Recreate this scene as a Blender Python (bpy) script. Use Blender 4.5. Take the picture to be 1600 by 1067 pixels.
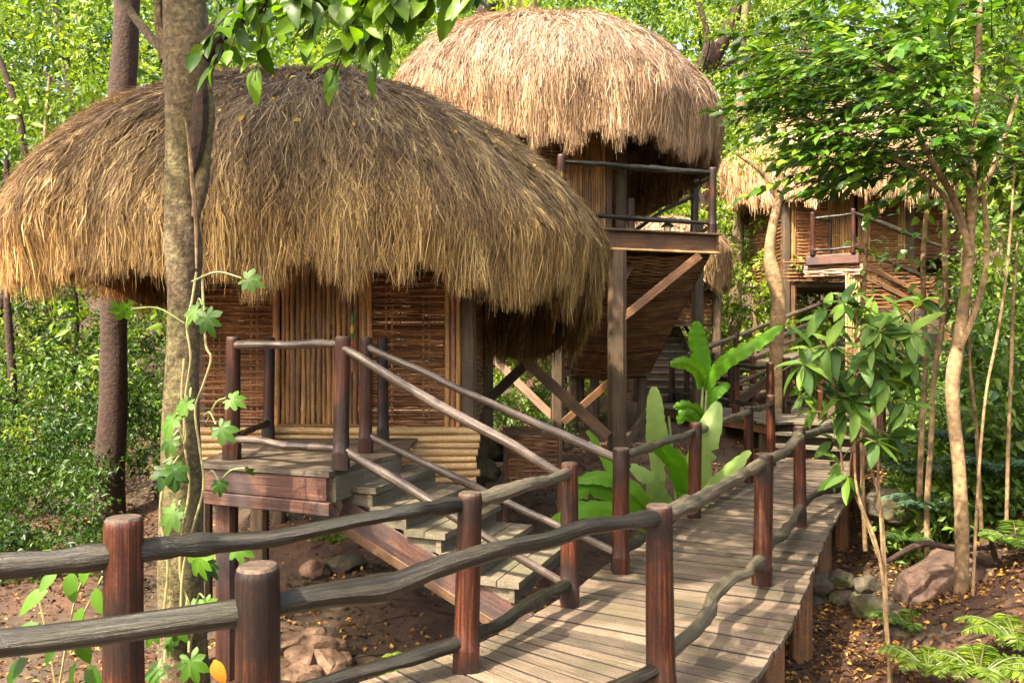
import bpy, math, random
import numpy as np
from mathutils import Vector, Matrix

for o in list(bpy.data.objects): bpy.data.objects.remove(o)
sc = bpy.context.scene
col = sc.collection
R = math.radians

# ------------------------------------------------------------------ camera
FPX = 1300.0            # focal length in pixels of the 1600 px wide photograph
CZ = 1.85               # eye height above the walkway
cam_d = bpy.data.cameras.new('camera'); cam = bpy.data.objects.new('camera', cam_d); col.objects.link(cam)
cam.location = (0, 0, CZ); cam.rotation_euler = (R(90), 0, 0)
cam_d.sensor_width = 36; cam_d.lens = FPX / 1600 * 36; cam_d.clip_end = 2000; cam_d.clip_start = .05
sc.camera = cam
# ------------------------------------------------------------------ sky + sun
SUN_EL, SUN_AZ = R(52), R(225)
w = bpy.data.worlds.new('World'); sc.world = w; w.use_nodes = True
wn = w.node_tree.nodes; wl = w.node_tree.links
sky = wn.new('ShaderNodeTexSky'); sky.sky_type = 'NISHITA'; sky.sun_disc = False
sky.sun_elevation = SUN_EL; sky.sun_rotation = SUN_AZ; sky.dust_density = 7.0; sky.air_density = 1.0; sky.ozone_density = .5
bg = wn['Background']; bg.inputs['Strength'].default_value = .15
wl.new(sky.outputs[0], bg.inputs[0])
sun_d = bpy.data.lights.new('sun', 'SUN'); sun = bpy.data.objects.new('sun', sun_d); col.objects.link(sun)
sun_d.energy = 3.9; sun_d.angle = R(.53); sun_d.color = (1, .93, .80)
travel = Vector((math.cos(SUN_EL) * .70, math.cos(SUN_EL) * .714, -math.sin(SUN_EL)))
sun.rotation_euler = travel.to_track_quat('-Z', 'Y').to_euler(); sun.location = (-20, -20, 30)
vs = sc.view_settings
vs.view_transform = 'Standard'; vs.look = 'None'; vs.gamma = 1; vs.exposure = 2.42; vs.use_white_balance = True; vs.white_balance_temperature = 7200; vs.white_balance_tint = 10; vs.use_curve_mapping = False
sc.cycles.max_bounces = 8; sc.cycles.diffuse_bounces = 4; sc.cycles.transmission_bounces = 4
sc.cycles.use_denoising = True

# ------------------------------------------------------------------ helpers
def at(px, py, d):
    """pixel of the photograph + real distance -> point of the place"""
    return np.array([(px - 800) / FPX * d, d, CZ + (533.5 - py) / FPX * d])
def nrm(v):
    v = np.asarray(v, float); return v / (np.linalg.norm(v) + 1e-9)
def V3(*a): return np.array(a, float)

ORG = {}
def tag(o, label=None, cat=None, group=None, kind=None):
    if label: o['label'] = label
    if cat: o['category'] = cat
    if group: o['group'] = group
    if kind: o['kind'] = kind
    return o
def thing(name, loc, label, cat, group=None, kind=None):
    o = bpy.data.objects.new(name, None); col.objects.link(o)
    o.empty_display_size = .2; o.location = tuple(loc); ORG[o] = np.array(loc, float)
    return tag(o, label, cat, group, kind)
def link(name, me, parent=None, loc=None):
    """loc: world position of the object's origin"""
    o = bpy.data.objects.new(name, me); col.objects.link(o)
    loc = np.zeros(3) if loc is None else np.array(loc, float)
    if parent is not None:
        o.parent = parent; o.location = tuple(loc - ORG[parent])
    else: o.location = tuple(loc)
    ORG[o] = loc
    return o

class MB:
    def __init__(s): s.v = []; s.f = []; s.uv = []
    def tube(s, pts, rad, n=10, caps=True, lump=0, seed=0, square=None):
        pts = np.array(pts, float); m = len(pts)
        rad = np.full(m, rad, float) if np.isscalar(rad) else np.array(rad, float)
        rng = np.random.RandomState(seed)
        t = np.gradient(pts, axis=0); t /= np.linalg.norm(t, axis=1)[:, None] + 1e-9
        a = V3(0, 0, 1) if abs(t[0][2]) < .9 else V3(1, 0, 0)
        x = nrm(np.cross(t[0], a)); b0 = len(s.v); L = 0
        uo = rng.rand() * 30; ph = rng.rand(4) * 6.28; us = []
        for i in range(m):
            x = nrm(x - t[i] * np.dot(x, t[i])); y = np.cross(t[i], x)
            if i: L += np.linalg.norm(pts[i] - pts[i - 1])
            us.append(L)
            for k in range(n):
                an = 2 * math.pi * k / n
                r = rad[i]
                if lump: r *= 1 + lump * (math.sin(2 * an + ph[0] + L * 3) * .5 + math.sin(3 * an + ph[1] - L * 5) * .35 + (rng.rand() - .5) * .5)
                if square is not None and square[i] > 0:
                    q = 1 / max(abs(math.cos(an)), abs(math.sin(an)))
                    r *= 1 + (q * .93 - 1) * square[i]
                s.v.append(pts[i] + (x * math.cos(an) + y * math.sin(an)) * r)
        per = 2 * math.pi * rad.mean(); vo = 10.0 * rng.randint(0, 60) if ROD_SHIFT[0] else 0
        for i in range(m - 1):
            for k in range(n):
                k2 = (k + 1) % n
                s.f.append((b0 + i * n + k, b0 + i * n + k2, b0 + (i + 1) * n + k2, b0 + (i + 1) * n + k))
                v0, v1 = vo + k / n * per, vo + (k + 1) / n * per
                s.uv += [(us[i] + uo, v0), (us[i] + uo, v1), (us[i + 1] + uo, v1), (us[i + 1] + uo, v0)]
        if caps:
            for i, rev in ((0, True), (m - 1, False)):
                ids = [b0 + i * n + k for k in range(n)]
                if rev: ids = ids[::-1]
                s.f.append(tuple(ids)); s.uv += [(uo + .004 * math.cos(k * 6.28 / n), rad[i] * math.sin(k * 6.28 / n)) for k in range(n)]
        return s
    def beam(s, p0, p1, w, h, up=(0, 0, 1), ch=.006):
        """chamfered timber from p0 to p1: w across, h along up"""
        p0 = np.array(p0, float); p1 = np.array(p1, float); t = nrm(p1 - p0); L = np.linalg.norm(p1 - p0)
        side = nrm(np.cross(t, up)); u = np.cross(side, t)
        a, b, c = w / 2, h / 2, min(ch, w / 3, h / 3)
        prof = [(a - c, -b), (a, -b + c), (a, b - c), (a - c, b), (-a + c, b), (-a, b - c), (-a, -b + c), (-a + c, -b)]
        b0 = len(s.v); uo = random.random() * 30
        for p in (p0, p1):
            for q in prof: s.v.append(p + side * q[0] + u * q[1])
        cum = 0
        for k in range(8):
            k2 = (k + 1) % 8; d = math.dist(prof[k], prof[k2])
            s.f.append((b0 + k, b0 + k2, b0 + 8 + k2, b0 + 8 + k))
            s.uv += [(uo, cum), (uo, cum + d), (uo + L, cum + d), (uo + L, cum)]; cum += d
        s.f.append(tuple(b0 + k for k in range(7, -1, -1))); s.uv += [(uo + .02 * prof[k][0], prof[k][1]) for k in range(7, -1, -1)]
        s.f.append(tuple(b0 + 8 + k for k in range(8))); s.uv += [(uo + .02 * prof[k][0], prof[k][1]) for k in range(8)]
        return s
    def slab(s, c4, z0, z1):
        """hexahedron from 4 plan corners (ccw), long side c4[0]->c4[1]"""
        b0 = len(s.v); uo = random.random() * 30
        c4 = [np.array(c, float) for c in c4]
        for z in (z0, z1):
            for c in c4: s.v.append(V3(c[0], c[1], z))
        L = np.linalg.norm(c4[1] - c4[0]); W = np.linalg.norm(c4[3] - c4[0]); H = z1 - z0
        F = [((4, 5, 6, 7), L, W), ((3, 2, 1, 0), L, W), ((0, 1, 5, 4), L, H), ((2, 3, 7, 6), L, H), ((1, 2, 6, 5), .02, W), ((3, 0, 4, 7), .02, W)]
        vo = random.random() * 5
        for f, a, b in F:
            s.f.append(tuple(b0 + k for k in f)); s.uv += [(uo, vo), (uo + a, vo), (uo + a, vo + b), (uo, vo + b)]
        return s
    def mesh(s, name, org=None, smooth=True):
        me = bpy.data.meshes.new(name)
        v = np.array(s.v, float)
        if org is not None: v = v - org
        me.from_pydata(v.tolist(), [], s.f)
        uvl = me.uv_layers.new(name='UVMap'); uvl.data.foreach_set('uv', np.array(s.uv, 'f').ravel())
        if smooth:
            me.polygons.foreach_set('use_smooth', [True] * len(me.polygons))
            try: me.set_sharp_from_angle(angle=R(40))
            except Exception: pass
        me.update(); return me
    def build(s, name, mat, parent=None, org=None, smooth=True):
        if org is None: org = ORG[parent] if parent is not None else np.zeros(3)
        me = s.mesh(name, org, smooth); me.materials.append(mat)
        return link(name, me, parent, org)

def np_mesh(name, v, faces_n, idx, colr=None, org=None):
    """fast mesh from arrays: all faces have faces_n corners"""
    me = bpy.data.meshes.new(name); v = np.asarray(v, 'f')
    if org is not None: v = v - np.asarray(org, 'f')
    n = len(idx); idx = np.asarray(idx, 'i')
    me.vertices.add(len(v)); me.vertices.foreach_set('co', v.astype('f').ravel())
    me.loops.add(n * faces_n); me.loops.foreach_set('vertex_index', idx.ravel())
    me.polygons.add(n); me.polygons.foreach_set('loop_start', np.arange(n, dtype='i') * faces_n)
    if colr is not None:
        a = me.attributes.new('col', 'FLOAT_COLOR', 'POINT')
        c = np.ones((len(v), 4), 'f'); c[:, :3] = colr; a.data.foreach_set('color', c.ravel())
    me.update(calc_edges=True); me.validate(); return me

# ------------------------------------------------------------------ materials
MATS = {}
def new_mat(name):
    m = bpy.data.materials.new(name); m.use_nodes = True; nt = m.node_tree
    b = nt.nodes['Principled BSDF']; MATS[name] = m
    return m, nt.nodes, nt.links, b
def N(ns, t, **kw):
    n = ns.new(t)
    for k, v in kw.items(): setattr(n, k, v)
    return n
def ramp(ns, stops):
    r = ns.new('ShaderNodeValToRGB'); e = r.color_ramp.elements
    e[0].position, e[0].color = stops[0][0], (*stops[0][1], 1); e[1].position, e[1].color = stops[-1][0], (*stops[-1][1], 1)
    for p, c in stops[1:-1]:
        q = e.new(p); q.color = (*c, 1)
    return r
ROD_SHIFT = [False]
def wood(name, dark, mid, light, rough=.45, grain=38, along=1.6, patch=None, patch_amt=.5, var=.35, bump=.25, coat=0, rods=False):
    m, ns, ls, b = new_mat(name)
    tc = N(ns, 'ShaderNodeTexCoord'); oi = N(ns, 'ShaderNodeObjectInfo')
    mp = N(ns, 'ShaderNodeMapping'); mp.inputs['Scale'].default_value = (along, grain, 1)
    sc_ = N(ns, 'ShaderNodeMath', operation='MULTIPLY'); sc_.inputs[1].default_value = 57.0
    cb = N(ns, 'ShaderNodeCombineXYZ'); ad = N(ns, 'ShaderNodeVectorMath', operation='ADD')
    ls.new(oi.outputs['Random'], sc_.inputs[0]); ls.new(sc_.outputs[0], cb.inputs[2]); ls.new(sc_.outputs[0], cb.inputs[0])
    ls.new(tc.outputs['UV'], mp.inputs[0]); ls.new(mp.outputs[0], ad.inputs[0]); ls.new(cb.outputs[0], ad.inputs[1])
    n1 = N(ns, 'ShaderNodeTexNoise'); n1.inputs['Scale'].default_value = 1; n1.inputs['Detail'].default_value = 9; n1.inputs['Roughness'].default_value = .72; n1.inputs['Distortion'].default_value = .6
    ls.new(ad.outputs[0], n1.inputs['Vector'])
    rp = ramp(ns, [(.28, dark), (.5, mid), (.74, light)]); ls.new(n1.outputs[0], rp.inputs[0])
    # broad patches in real space
    n2 = N(ns, 'ShaderNodeTexNoise'); n2.inputs['Scale'].default_value = 2.6; n2.inputs['Detail'].default_value = 4
    ls.new(tc.outputs['Object'], n2.inputs['Vector'])
    out = rp.outputs[0]
    if patch:
        rr = ramp(ns, [(.47, (0, 0, 0)), (.58, (1, 1, 1))]); ls.new(n2.outputs[0], rr.inputs[0])
        mu = N(ns, 'ShaderNodeMath', operation='MULTIPLY'); mu.inputs[1].default_value = patch_amt; ls.new(rr.outputs[0], mu.inputs[0])
        mx = N(ns, 'ShaderNodeMixRGB'); ls.new(mu.outputs[0], mx.inputs[0]); ls.new(out, mx.inputs[1]); mx.inputs[2].default_value = (*patch, 1); out = mx.outputs[0]
    if rods:
        sx = N(ns, 'ShaderNodeSeparateXYZ'); ls.new(tc.outputs['UV'], sx.inputs[0]); dv = N(ns, 'ShaderNodeMath', operation='MULTIPLY'); dv.inputs[1].default_value = .1; ls.new(sx.outputs[1], dv.inputs[0])
        fl_ = N(ns, 'ShaderNodeMath', operation='FLOOR'); ls.new(dv.outputs[0], fl_.inputs[0]); wn_ = N(ns, 'ShaderNodeTexWhiteNoise', noise_dimensions='1D'); ls.new(fl_.outputs[0], wn_.inputs['W'])
        rv = ramp(ns, [(0, (.42, .38, .36)), (.55, (.95, .92, .9)), (1, (1.0, 1.0, 1.0))]); ls.new(wn_.outputs[0], rv.inputs[0])
        mv = N(ns, 'ShaderNodeMixRGB', blend_type='MULTIPLY'); mv.inputs[0].default_value = 1; ls.new(out, mv.inputs[1]); ls.new(rv.outputs[0], mv.inputs[2]); out = mv.outputs[0]
    n3 = N(ns, 'ShaderNodeTexNoise'); n3.inputs['Scale'].default_value = 75; n3.inputs['Detail'].default_value = 3; ls.new(tc.outputs['Object'], n3.inputs['Vector'])
    r3 = ramp(ns, [(.34, (.45, .45, .45)), (.62, (1.15, 1.15, 1.15))]); ls.new(n3.outputs[0], r3.inputs[0])
    m3 = N(ns, 'ShaderNodeMixRGB', blend_type='MULTIPLY'); m3.inputs[0].default_value = .7; ls.new(out, m3.inputs[1]); ls.new(r3.outputs[0], m3.inputs[2]); out = m3.outputs[0]
    hs = N(ns, 'ShaderNodeHueSaturation'); mr = N(ns, 'ShaderNodeMapRange')
    mr.inputs['To Min'].default_value = 1 - var; mr.inputs['To Max'].default_value = 1 + var
    ls.new(oi.outputs['Random'], mr.inputs[0]); ls.new(mr.outputs[0], hs.inputs['Value']); ls.new(out, hs.inputs['Color'])
    ls.new(hs.outputs[0], b.inputs['Base Color'])
    rg = N(ns, 'ShaderNodeMapRange'); rg.inputs['To Min'].default_value = rough - .12; rg.inputs['To Max'].default_value = rough + .18
    ls.new(n2.outputs[0], rg.inputs[0]); ls.new(rg.outputs[0], b.inputs['Roughness'])
    if coat: b.inputs['Coat Weight'].default_value = coat; b.inputs['Coat Roughness'].default_value = .3
    bp = N(ns, 'ShaderNodeBump'); bp.inputs['Strength'].default_value = bump; bp.inputs['Distance'].default_value = .01
    ls.new(n1.outputs[0], bp.inputs['Height']); ls.new(bp.outputs[0], b.inputs['Normal'])
    return m
def leafmat(name, rough=.4, trans=.4, spec=.5, tint=(1.25, 1.25, .5)):
    m, ns, ls, b = new_mat(name)
    at_ = N(ns, 'ShaderNodeAttribute'); at_.attribute_name = 'col'
    ls.new(at_.outputs['Color'], b.inputs['Base Color']); b.inputs['Roughness'].default_value = rough
    b.inputs['Specular IOR Level'].default_value = spec
    tr = N(ns, 'ShaderNodeBsdfTranslucent'); mu = N(ns, 'ShaderNodeMixRGB', blend_type='MULTIPLY'); mu.inputs[0].default_value = 1
    mu.inputs[2].default_value = (*tint, 1); ls.new(at_.outputs['Color'], mu.inputs[1]); ls.new(mu.outputs[0], tr.inputs[0])
    mx = N(ns, 'ShaderNodeMixShader'); mx.inputs[0].default_value = trans
    ls.new(b.outputs[0], mx.inputs[1]); ls.new(tr.outputs[0], mx.inputs[2])
    ls.new(mx.outputs[0], ns['Material Output'].inputs[0])
    return m
def solidleaf(name, c1, c2, rough=.35, trans=.4, vein=None):
    """leaf parts that are objects of their own: tone by object random"""
    m, ns, ls, b = new_mat(name)
    oi = N(ns, 'ShaderNodeObjectInfo'); rp = ramp(ns, [(0, c1), (1, c2)]); ls.new(oi.outputs['Random'], rp.inputs[0])
    out = rp.outputs[0]
    tc = N(ns, 'ShaderNodeTexCoord')
    if vein:
        wv = N(ns, 'ShaderNodeTexWave'); wv.inputs['Scale'].default_value = vein; wv.inputs['Distortion'].default_value = .6; wv.inputs['Detail'].default_value = 1
        ls.new(tc.outputs['UV'], wv.inputs['Vector'])
        mx = N(ns, 'ShaderNodeMixRGB', blend_type='MULTIPLY'); mx.inputs[0].default_value = .28
        ls.new(out, mx.inputs[1]); ls.new(wv.outputs[0], mx.inputs[2]); out = mx.outputs[0]
        bp = N(ns, 'ShaderNodeBump'); bp.inputs['Strength'].default_value = .3; bp.inputs['Distance'].default_value = .01
        ls.new(wv.outputs[0], bp.inputs['Height']); ls.new(bp.outputs[0], b.inputs['Normal'])
    ls.new(out, b.inputs['Base Color']); b.inputs['Roughness'].default_value = rough; b.inputs['Specular IOR Level'].default_value = .28
    tr = N(ns, 'ShaderNodeBsdfTranslucent'); mu = N(ns, 'ShaderNodeMixRGB', blend_type='MULTIPLY'); mu.inputs[0].default_value = 1
    mu.inputs[2].default_value = (1.3, 1.35, .5, 1); ls.new(out, mu.inputs[1]); ls.new(mu.outputs[0], tr.inputs[0])
    mx = N(ns, 'ShaderNodeMixShader'); mx.inputs[0].default_value = trans
    ls.new(b.outputs[0], mx.inputs[1]); ls.new(tr.outputs[0], mx.inputs[2]); ls.new(mx.outputs[0], ns['Material Output'].inputs[0])
    return m
def blotch(name, stops, scale=3, rough=.9, bump=.6, detail=8, dist=.03, stops2=None, scale2=.6):
    m, ns, ls, b = new_mat(name)
    tc = N(ns, 'ShaderNodeTexCoord'); n1 = N(ns, 'ShaderNodeTexNoise'); n1.inputs['Scale'].default_value = scale; n1.inputs['Detail'].default_value = detail; n1.inputs['Roughness'].default_value = .65
    ls.new(tc.outputs['Object'], n1.inputs['Vector']); rp = ramp(ns, stops); ls.new(n1.outputs[0], rp.inputs[0]); out = rp.outputs[0]
    if stops2:
        n2 = N(ns, 'ShaderNodeTexNoise'); n2.inputs['Scale'].default_value = scale2; n2.inputs['Detail'].default_value = 3
        ls.new(tc.outputs['Object'], n2.inputs['Vector']); r2 = ramp(ns, [(.42, (0, 0, 0)), (.6, (1, 1, 1))]); ls.new(n2.outputs[0], r2.inputs[0])
        r3 = ramp(ns, stops2); ls.new(n1.outputs[0], r3.inputs[0])
        mx = N(ns, 'ShaderNodeMixRGB'); ls.new(r2.outputs[0], mx.inputs[0]); ls.new(out, mx.inputs[1]); ls.new(r3.outputs[0], mx.inputs[2]); out = mx.outputs[0]
    ls.new(out, b.inputs['Base Color']); b.inputs['Roughness'].default_value = rough
    bp = N(ns, 'ShaderNodeBump'); bp.inputs['Strength'].default_value = bump; bp.inputs['Distance'].default_value = dist
    ls.new(n1.outputs[0], bp.inputs['Height']); ls.new(bp.outputs[0], b.inputs['Normal'])
    return m

M_POST = wood('varnished_post_wood', (.004, .0013, .0008), (.036, .0092, .0040), (.17, .050, .019), .40, 60, 1.6, (.008, .0045, .0032), .85, .3, .6)
M_POST.node_tree.nodes['Principled BSDF'].inputs['Specular IOR Level'].default_value = .32
M_RAIL = wood('weathered_branch_wood', (.0014, .0012, .0007), (.0095, .0080, .0042), (.050, .040, .020), .33, 70, 3.0, (.009, .0095, .0032), .75, .25, .9)
M_RAIL.node_tree.nodes['Principled BSDF'].inputs['Specular IOR Level'].default_value = .4
M_GREYRAIL = wood('grey_weathered_branch', (.012, .010, .006), (.052, .043, .028), (.16, .13, .088), .42, 60, 3.0, (.034, .033, .016), .6, .25, .9)
M_SRAIL = wood('grey_varnished_handrail', (.012, .008, .006), (.072, .053, .040), (.24, .19, .152), .30, 60, 1.8, (.035, .02, .015), .6, .2, .35, .25)
M_SRAIL.node_tree.nodes['Principled BSDF'].inputs['Specular IOR Level'].default_value = .4
M_PLANK = wood('weathered_deck_plank', (.020, .014, .009), (.100, .071, .047), (.27, .206, .145), .6, 110, 2.6, (.055, .045, .022), .7, .45, .8)
M_PLANKSIDE = wood('dark_plank_edge', (.004, .003, .002), (.012, .009, .006), (.03, .022, .014), .8)  # dark colour for plank sides, so the gaps read as dark lines
M_TREAD = wood('grey_stair_timber', (.026, .021, .014), (.098, .080, .054), (.21, .175, .122), .7, 80, 2.4, (.065, .062, .028), .6, .2, .6)
M_FASCIA = wood('reddish_fascia_board', (.017, .0072, .0055), (.074, .029, .0185), (.185, .088, .056), .5, 60, 1.6, (.030, .019, .021), .8, .25, .5)
M_BEAM = wood('warm_timber_beam', (.028, .0115, .004), (.13, .056, .020), (.28, .14, .056), .55, 50, 1.6, (.055, .030, .013), .6, .25, .5)
M_DARK = wood('dark_stilt_timber', (.010, .006, .003), (.058, .034, .0155), (.16, .097, .044), .6, 46, 1.3, (.030, .022, .010), .6, .25, .6)
M_ROD = wood('woven_rod_wood', (.048, .019, .008), (.24, .105, .042), (.58, .33, .15), .36, 50, 6.0, (.065, .027, .013), .4, .2, .3, 0, True)
M_WITHY = wood('tan_withy', (.045, .022, .010), (.20, .105, .046), (.46, .28, .135), .5, 50, 6.0, (.07, .036, .017), .4, .2, .3, 0, True)
M_POLE = wood('golden_pole_wood', (.06, .024, .007), (.30, .145, .042), (.54, .31, .105), .40, 34, 3.0, (.14, .062, .022), .5, .45, .4)
M_LOG = wood('pale_yellow_log', (.22, .125, .045), (.46, .30, .13), (.62, .45, .23), .5, 26, 1.6, (.33, .20, .08), .5, .2, .3)
M_SHELL = blotch('thatch_underlayer', [(.3, (.016, .010, .005)), (.7, (.07, .043, .02))], 14, .95)
M_STRAW = leafmat('thatch_straw', .6, .22, .3, (1.15, 1.0, .75))
M_LEAF = leafmat('foliage_leaf', .45, .42, .35)
M_GLOSS = leafmat('glossy_leaf', .28, .33, .5)
M_LITTER = leafmat('leaf_litter', .8, .1, .2, (1, 1, 1))
M_BARK = blotch('grey_brown_bark', [(.32, (.026, .017, .008)), (.5, (.085, .058, .028)), (.68, (.19, .138, .072))], 26, .9, 1.0, 14, .03, [(.32, (.032, .027, .009)), (.5, (.088, .075, .026)), (.68, (.175, .15, .06))], 2.2)
M_DBARK = blotch('dark_brown_bark', [(.34, (.006, .0024, .0011)), (.68, (.044, .0165, .0065))], 18, .9, .9, 12)
M_PBARK = blotch('pale_sapling_bark', [(.34, (.10, .060, .026)), (.68, (.33, .22, .11))], 20, .85, .6, 10, .02, [(.34, (.055, .032, .014)), (.68, (.16, .10, .045))], 3.5)
M_HOLE = blotch('hollow_shade', [(.3, (.010, .006, .004)), (.7, (.045, .026, .015))], 14, .95, 1.0)
M_SOIL = blotch('red_brown_soil', [(.25, (.016, .0060, .0028)), (.5, (.050, .0200, .0088)), (.75, (.105, .050, .024))], 5, .95, .9, 12, .05, [(.3, (.014, .008, .004)), (.7, (.055, .034, .016))], .9)
M_ROCK = blotch('brown_rock', [(.3, (.040, .021, .012)), (.5, (.135, .078, .046)), (.75, (.27, .18, .115))], 9, .85, .8, 10, .04)
M_BOULDER = blotch('shaded_red_boulder', [(.3, (.018, .009, .006)), (.5, (.062, .033, .022)), (.75, (.14, .085, .058))], 7, .85, .9, 12, .05)  # darker copy of the rock colours, with the boulder's shade put in
M_DROCK = blotch('dark_mossy_rock', [(.3, (.018, .013, .009)), (.5, (.050, .037, .024)), (.75, (.10, .078, .052))], 8, .85, .8, 12, .04, [(.3, (.022, .025, .007)), (.7, (.065, .068, .020))], 2.5)
M_GREENL = solidleaf('branch_leaf_green', (.014, .050, .003), (.13, .25, .014), .4, .48)
M_VINEL = solidleaf('vine_leaf_green', (.013, .050, .003), (.060, .145, .010), .5, .36)
M_SHRUBL = solidleaf('shrub_leaf_green', (.022, .070, .010), (.11, .20, .022), .42, .33, 9)
M_TREEL = solidleaf('tree_leaf_green', (.018, .062, .008), (.085, .18, .022), .24, .33)
M_BANANA = solidleaf('banana_leaf_green', (.075, .235, .012), (.15, .34, .03), .34, .42, 26)
M_BANPALE = solidleaf('banana_leaf_pale_underside', (.22, .37, .09), (.31, .45, .16), .34, .38, 34)
M_STEM = blotch('green_stem', [(.3, (.08, .12, .03)), (.7, (.22, .26, .09))], 6, .5, .1)
M_FSTEM = blotch('fern_stalk', [(.3, (.03, .05, .01)), (.7, (.07, .085, .02))], 6, .6, .1)
M_VSTEM = blotch('tan_aerial_root', [(.3, (.14, .12, .045)), (.7, (.34, .28, .13))], 8, .6, .2)
M_ORANGE = solidleaf('orange_dead_leaf', (.42, .17, .02), (.5, .24, .03), .5, .3)
def flat(name, c, rough=.4, metal=0):
    m, ns, ls, b = new_mat(name); n1 = N(ns, 'ShaderNodeTexNoise'); n1.inputs['Scale'].default_value = 30
    rp = ramp(ns, [(.3, tuple(x * .7 for x in c)), (.7, c)]); ls.new(n1.outputs[0], rp.inputs[0]); ls.new(rp.outputs[0], b.inputs['Base Color'])
    b.inputs['Roughness'].default_value = rough; b.inputs['Metallic'].default_value = metal; return m
M_METAL = flat('dark_lantern_metal', (.03, .03, .032), .35, .8)
M_NAIL = None
M_GREENP = flat('green_paint', (.05, .30, .05)); M_YELP = flat('yellow_paint', (.62, .45, .05)); M_REDP = flat('red_paint', (.45, .06, .03))
M_GLASS, ns_, ls_, b_ = new_mat('lantern_glass'); b_.inputs['Transmission Weight'].default_value = .9; b_.inputs['Roughness'].default_value = .08; b_.inputs['Base Color'].default_value = (.9, .95, .92, 1)

M_NAIL = flat('rusty_nail', (.02, .012, .008), .6, .3)
# ------------------------------------------------------------------ terrain
def sp(x): return np.where(x > 0, np.sqrt(x * x + .25) - .5, 0)
def gh(x, y):
    x = np.asarray(x, float); y = np.asarray(y, float)
    z = -.82 + .15 * sp(y - 9.5) + .10 * sp(y - 24)
    r = x - (3.25 + np.maximum(y - 8.4, -4) * .53)
    z = z + .62 * sp(np.minimum(r, 9) - .25) * np.clip((y - 4.5) / 3, 0, 1)
    z = z + .55 * np.exp(-((x - 1.6) ** 2 / 4.5 + (y - 12.4) ** 2 / 4))
    z = z + .10 * sp(-7 - x)
    z = z + .07 * np.sin(x * 1.7 + 1) * np.sin(y * 1.3) + .04 * np.sin(x * 4.1 + y * 2.3) + .02 * np.sin(x * 9 - y * 7)
    return z
def ground():
    def axis(a, b, c, n1, n2):       # dense inside [-c..c]
        return np.unique(np.concatenate([np.linspace(a, b, n1), np.linspace(-200, a, n2), np.linspace(b, 220, n2)]))
    xs = axis(-14, 14, 0, 160, 14); ys = axis(-2, 30, 0, 170, 14)
    X, Y = np.meshgrid(xs, ys); Z = gh(X, Y); rng = np.random.RandomState(4)
    Z = Z + (rng.rand(*Z.shape) - .5) * .03
    v = np.stack([X, Y, Z], -1).reshape(-1, 3); nx = len(xs); ny = len(ys)
    i, j = np.meshgrid(np.arange(nx - 1), np.arange(ny - 1)); a = (j * nx + i).ravel()
    me = np_mesh('ground', v, 4, np.stack([a, a + 1, a + nx + 1, a + nx], 1))
    me.polygons.foreach_set('use_smooth', [True] * len(me.polygons)); me.materials.append(M_SOIL)
    return tag(link('ground', me), 'red-brown forest soil with fallen leaves', 'ground', kind='structure')
ground()

# ------------------------------------------------------------------ walkway
def catmull(P, n=24):
    P = np.array(P, float); P = np.vstack([2 * P[0] - P[1], P, 2 * P[-1] - P[-2]]); out = []
    for i in range(1, len(P) - 2):
        for t in np.linspace(0, 1, n, endpoint=False):
            a, b, c, d = P[i - 1:i + 3]
            out.append(.5 * (2 * b + (c - a) * t + (2 * a - 5 * b + 4 * c - d) * t * t + (3 * b - a - 3 * c + d) * t ** 3))
    out.append(P[-2]); return np.array(out)
def resample(L, step):
    d = np.r_[0, np.cumsum(np.linalg.norm(np.diff(L, axis=0), axis=1))]
    s = np.arange(0, d[-1], step)
    return np.stack([np.interp(s, d, L[:, k]) for k in range(L.shape[1])], 1)
def deck(name, label, center, hwl, hwr, z, step=.135, mat=M_PLANK, thick=.038, kind='structure', seed=1):
    rng = random.Random(seed)
    C = resample(catmull(center), step); T = np.gradient(C, axis=0); T /= np.linalg.norm(T, axis=1)[:, None]
    Nn = np.stack([-T[:, 1], T[:, 0]], 1)                          # points to the left of travel
    t = thing(name, (C[0][0], C[0][1], z), label, None, kind=kind)
    for i in range(len(C) - 1):
        a = hwl + rng.uniform(-.007, .007); b = hwr + rng.uniform(-.007, .007); g = .013
        l0, l1 = C[i] + Nn[i] * a, C[i + 1] + Nn[i + 1] * a; r0, r1 = C[i] - Nn[i] * b, C[i + 1] - Nn[i + 1] * b
        l1 = l1 + nrm(l0 - l1) * g; r1 = r1 + nrm(r0 - r1) * g
        dz = rng.uniform(-.004, .004)
        po_ = MB().slab([l0, r0, r1, l1], z - thick + dz, z + dz).build('plank', mat, t, smooth=False); po_.data.materials.append(M_PLANKSIDE); po_.data.polygons[2].material_index = 1; po_.data.polygons[3].material_index = 1
    return t, C, Nn
PATH = [(-6.0, 1.2), (-3.4, 2.0), (-1.29, 3.25), (.26, 4.53), (.98, 5.6), (1.42, 6.5), (2.41, 8.58), (3.62, 10.9), (4.75, 13.1)]
walk, WC, WN = deck('boardwalk', 'weathered plank boardwalk curving past the huts', PATH, .74, .82, 0)
nm_ = MB()
for i in range(14, len(WC) - 1):
    T_ = WC[i + 1] - WC[i]
    for off in (.60, -.66):
        for f in (.28, .68):
            c = WC[i] + T_ * f + WN[i] * (off + random.uniform(-.02, .02)); b0 = len(nm_.v)
            for k in range(6): nm_.v.append(V3(c[0] + .006 * math.cos(k * 1.047), c[1] + .006 * math.sin(k * 1.047), .0065))
            nm_.f.append(tuple(range(b0, b0 + 6))); nm_.uv += [(0, 0)] * 6
tag(nm_.build('nail_heads', M_NAIL, walk, smooth=False), kind='stuff')
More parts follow.
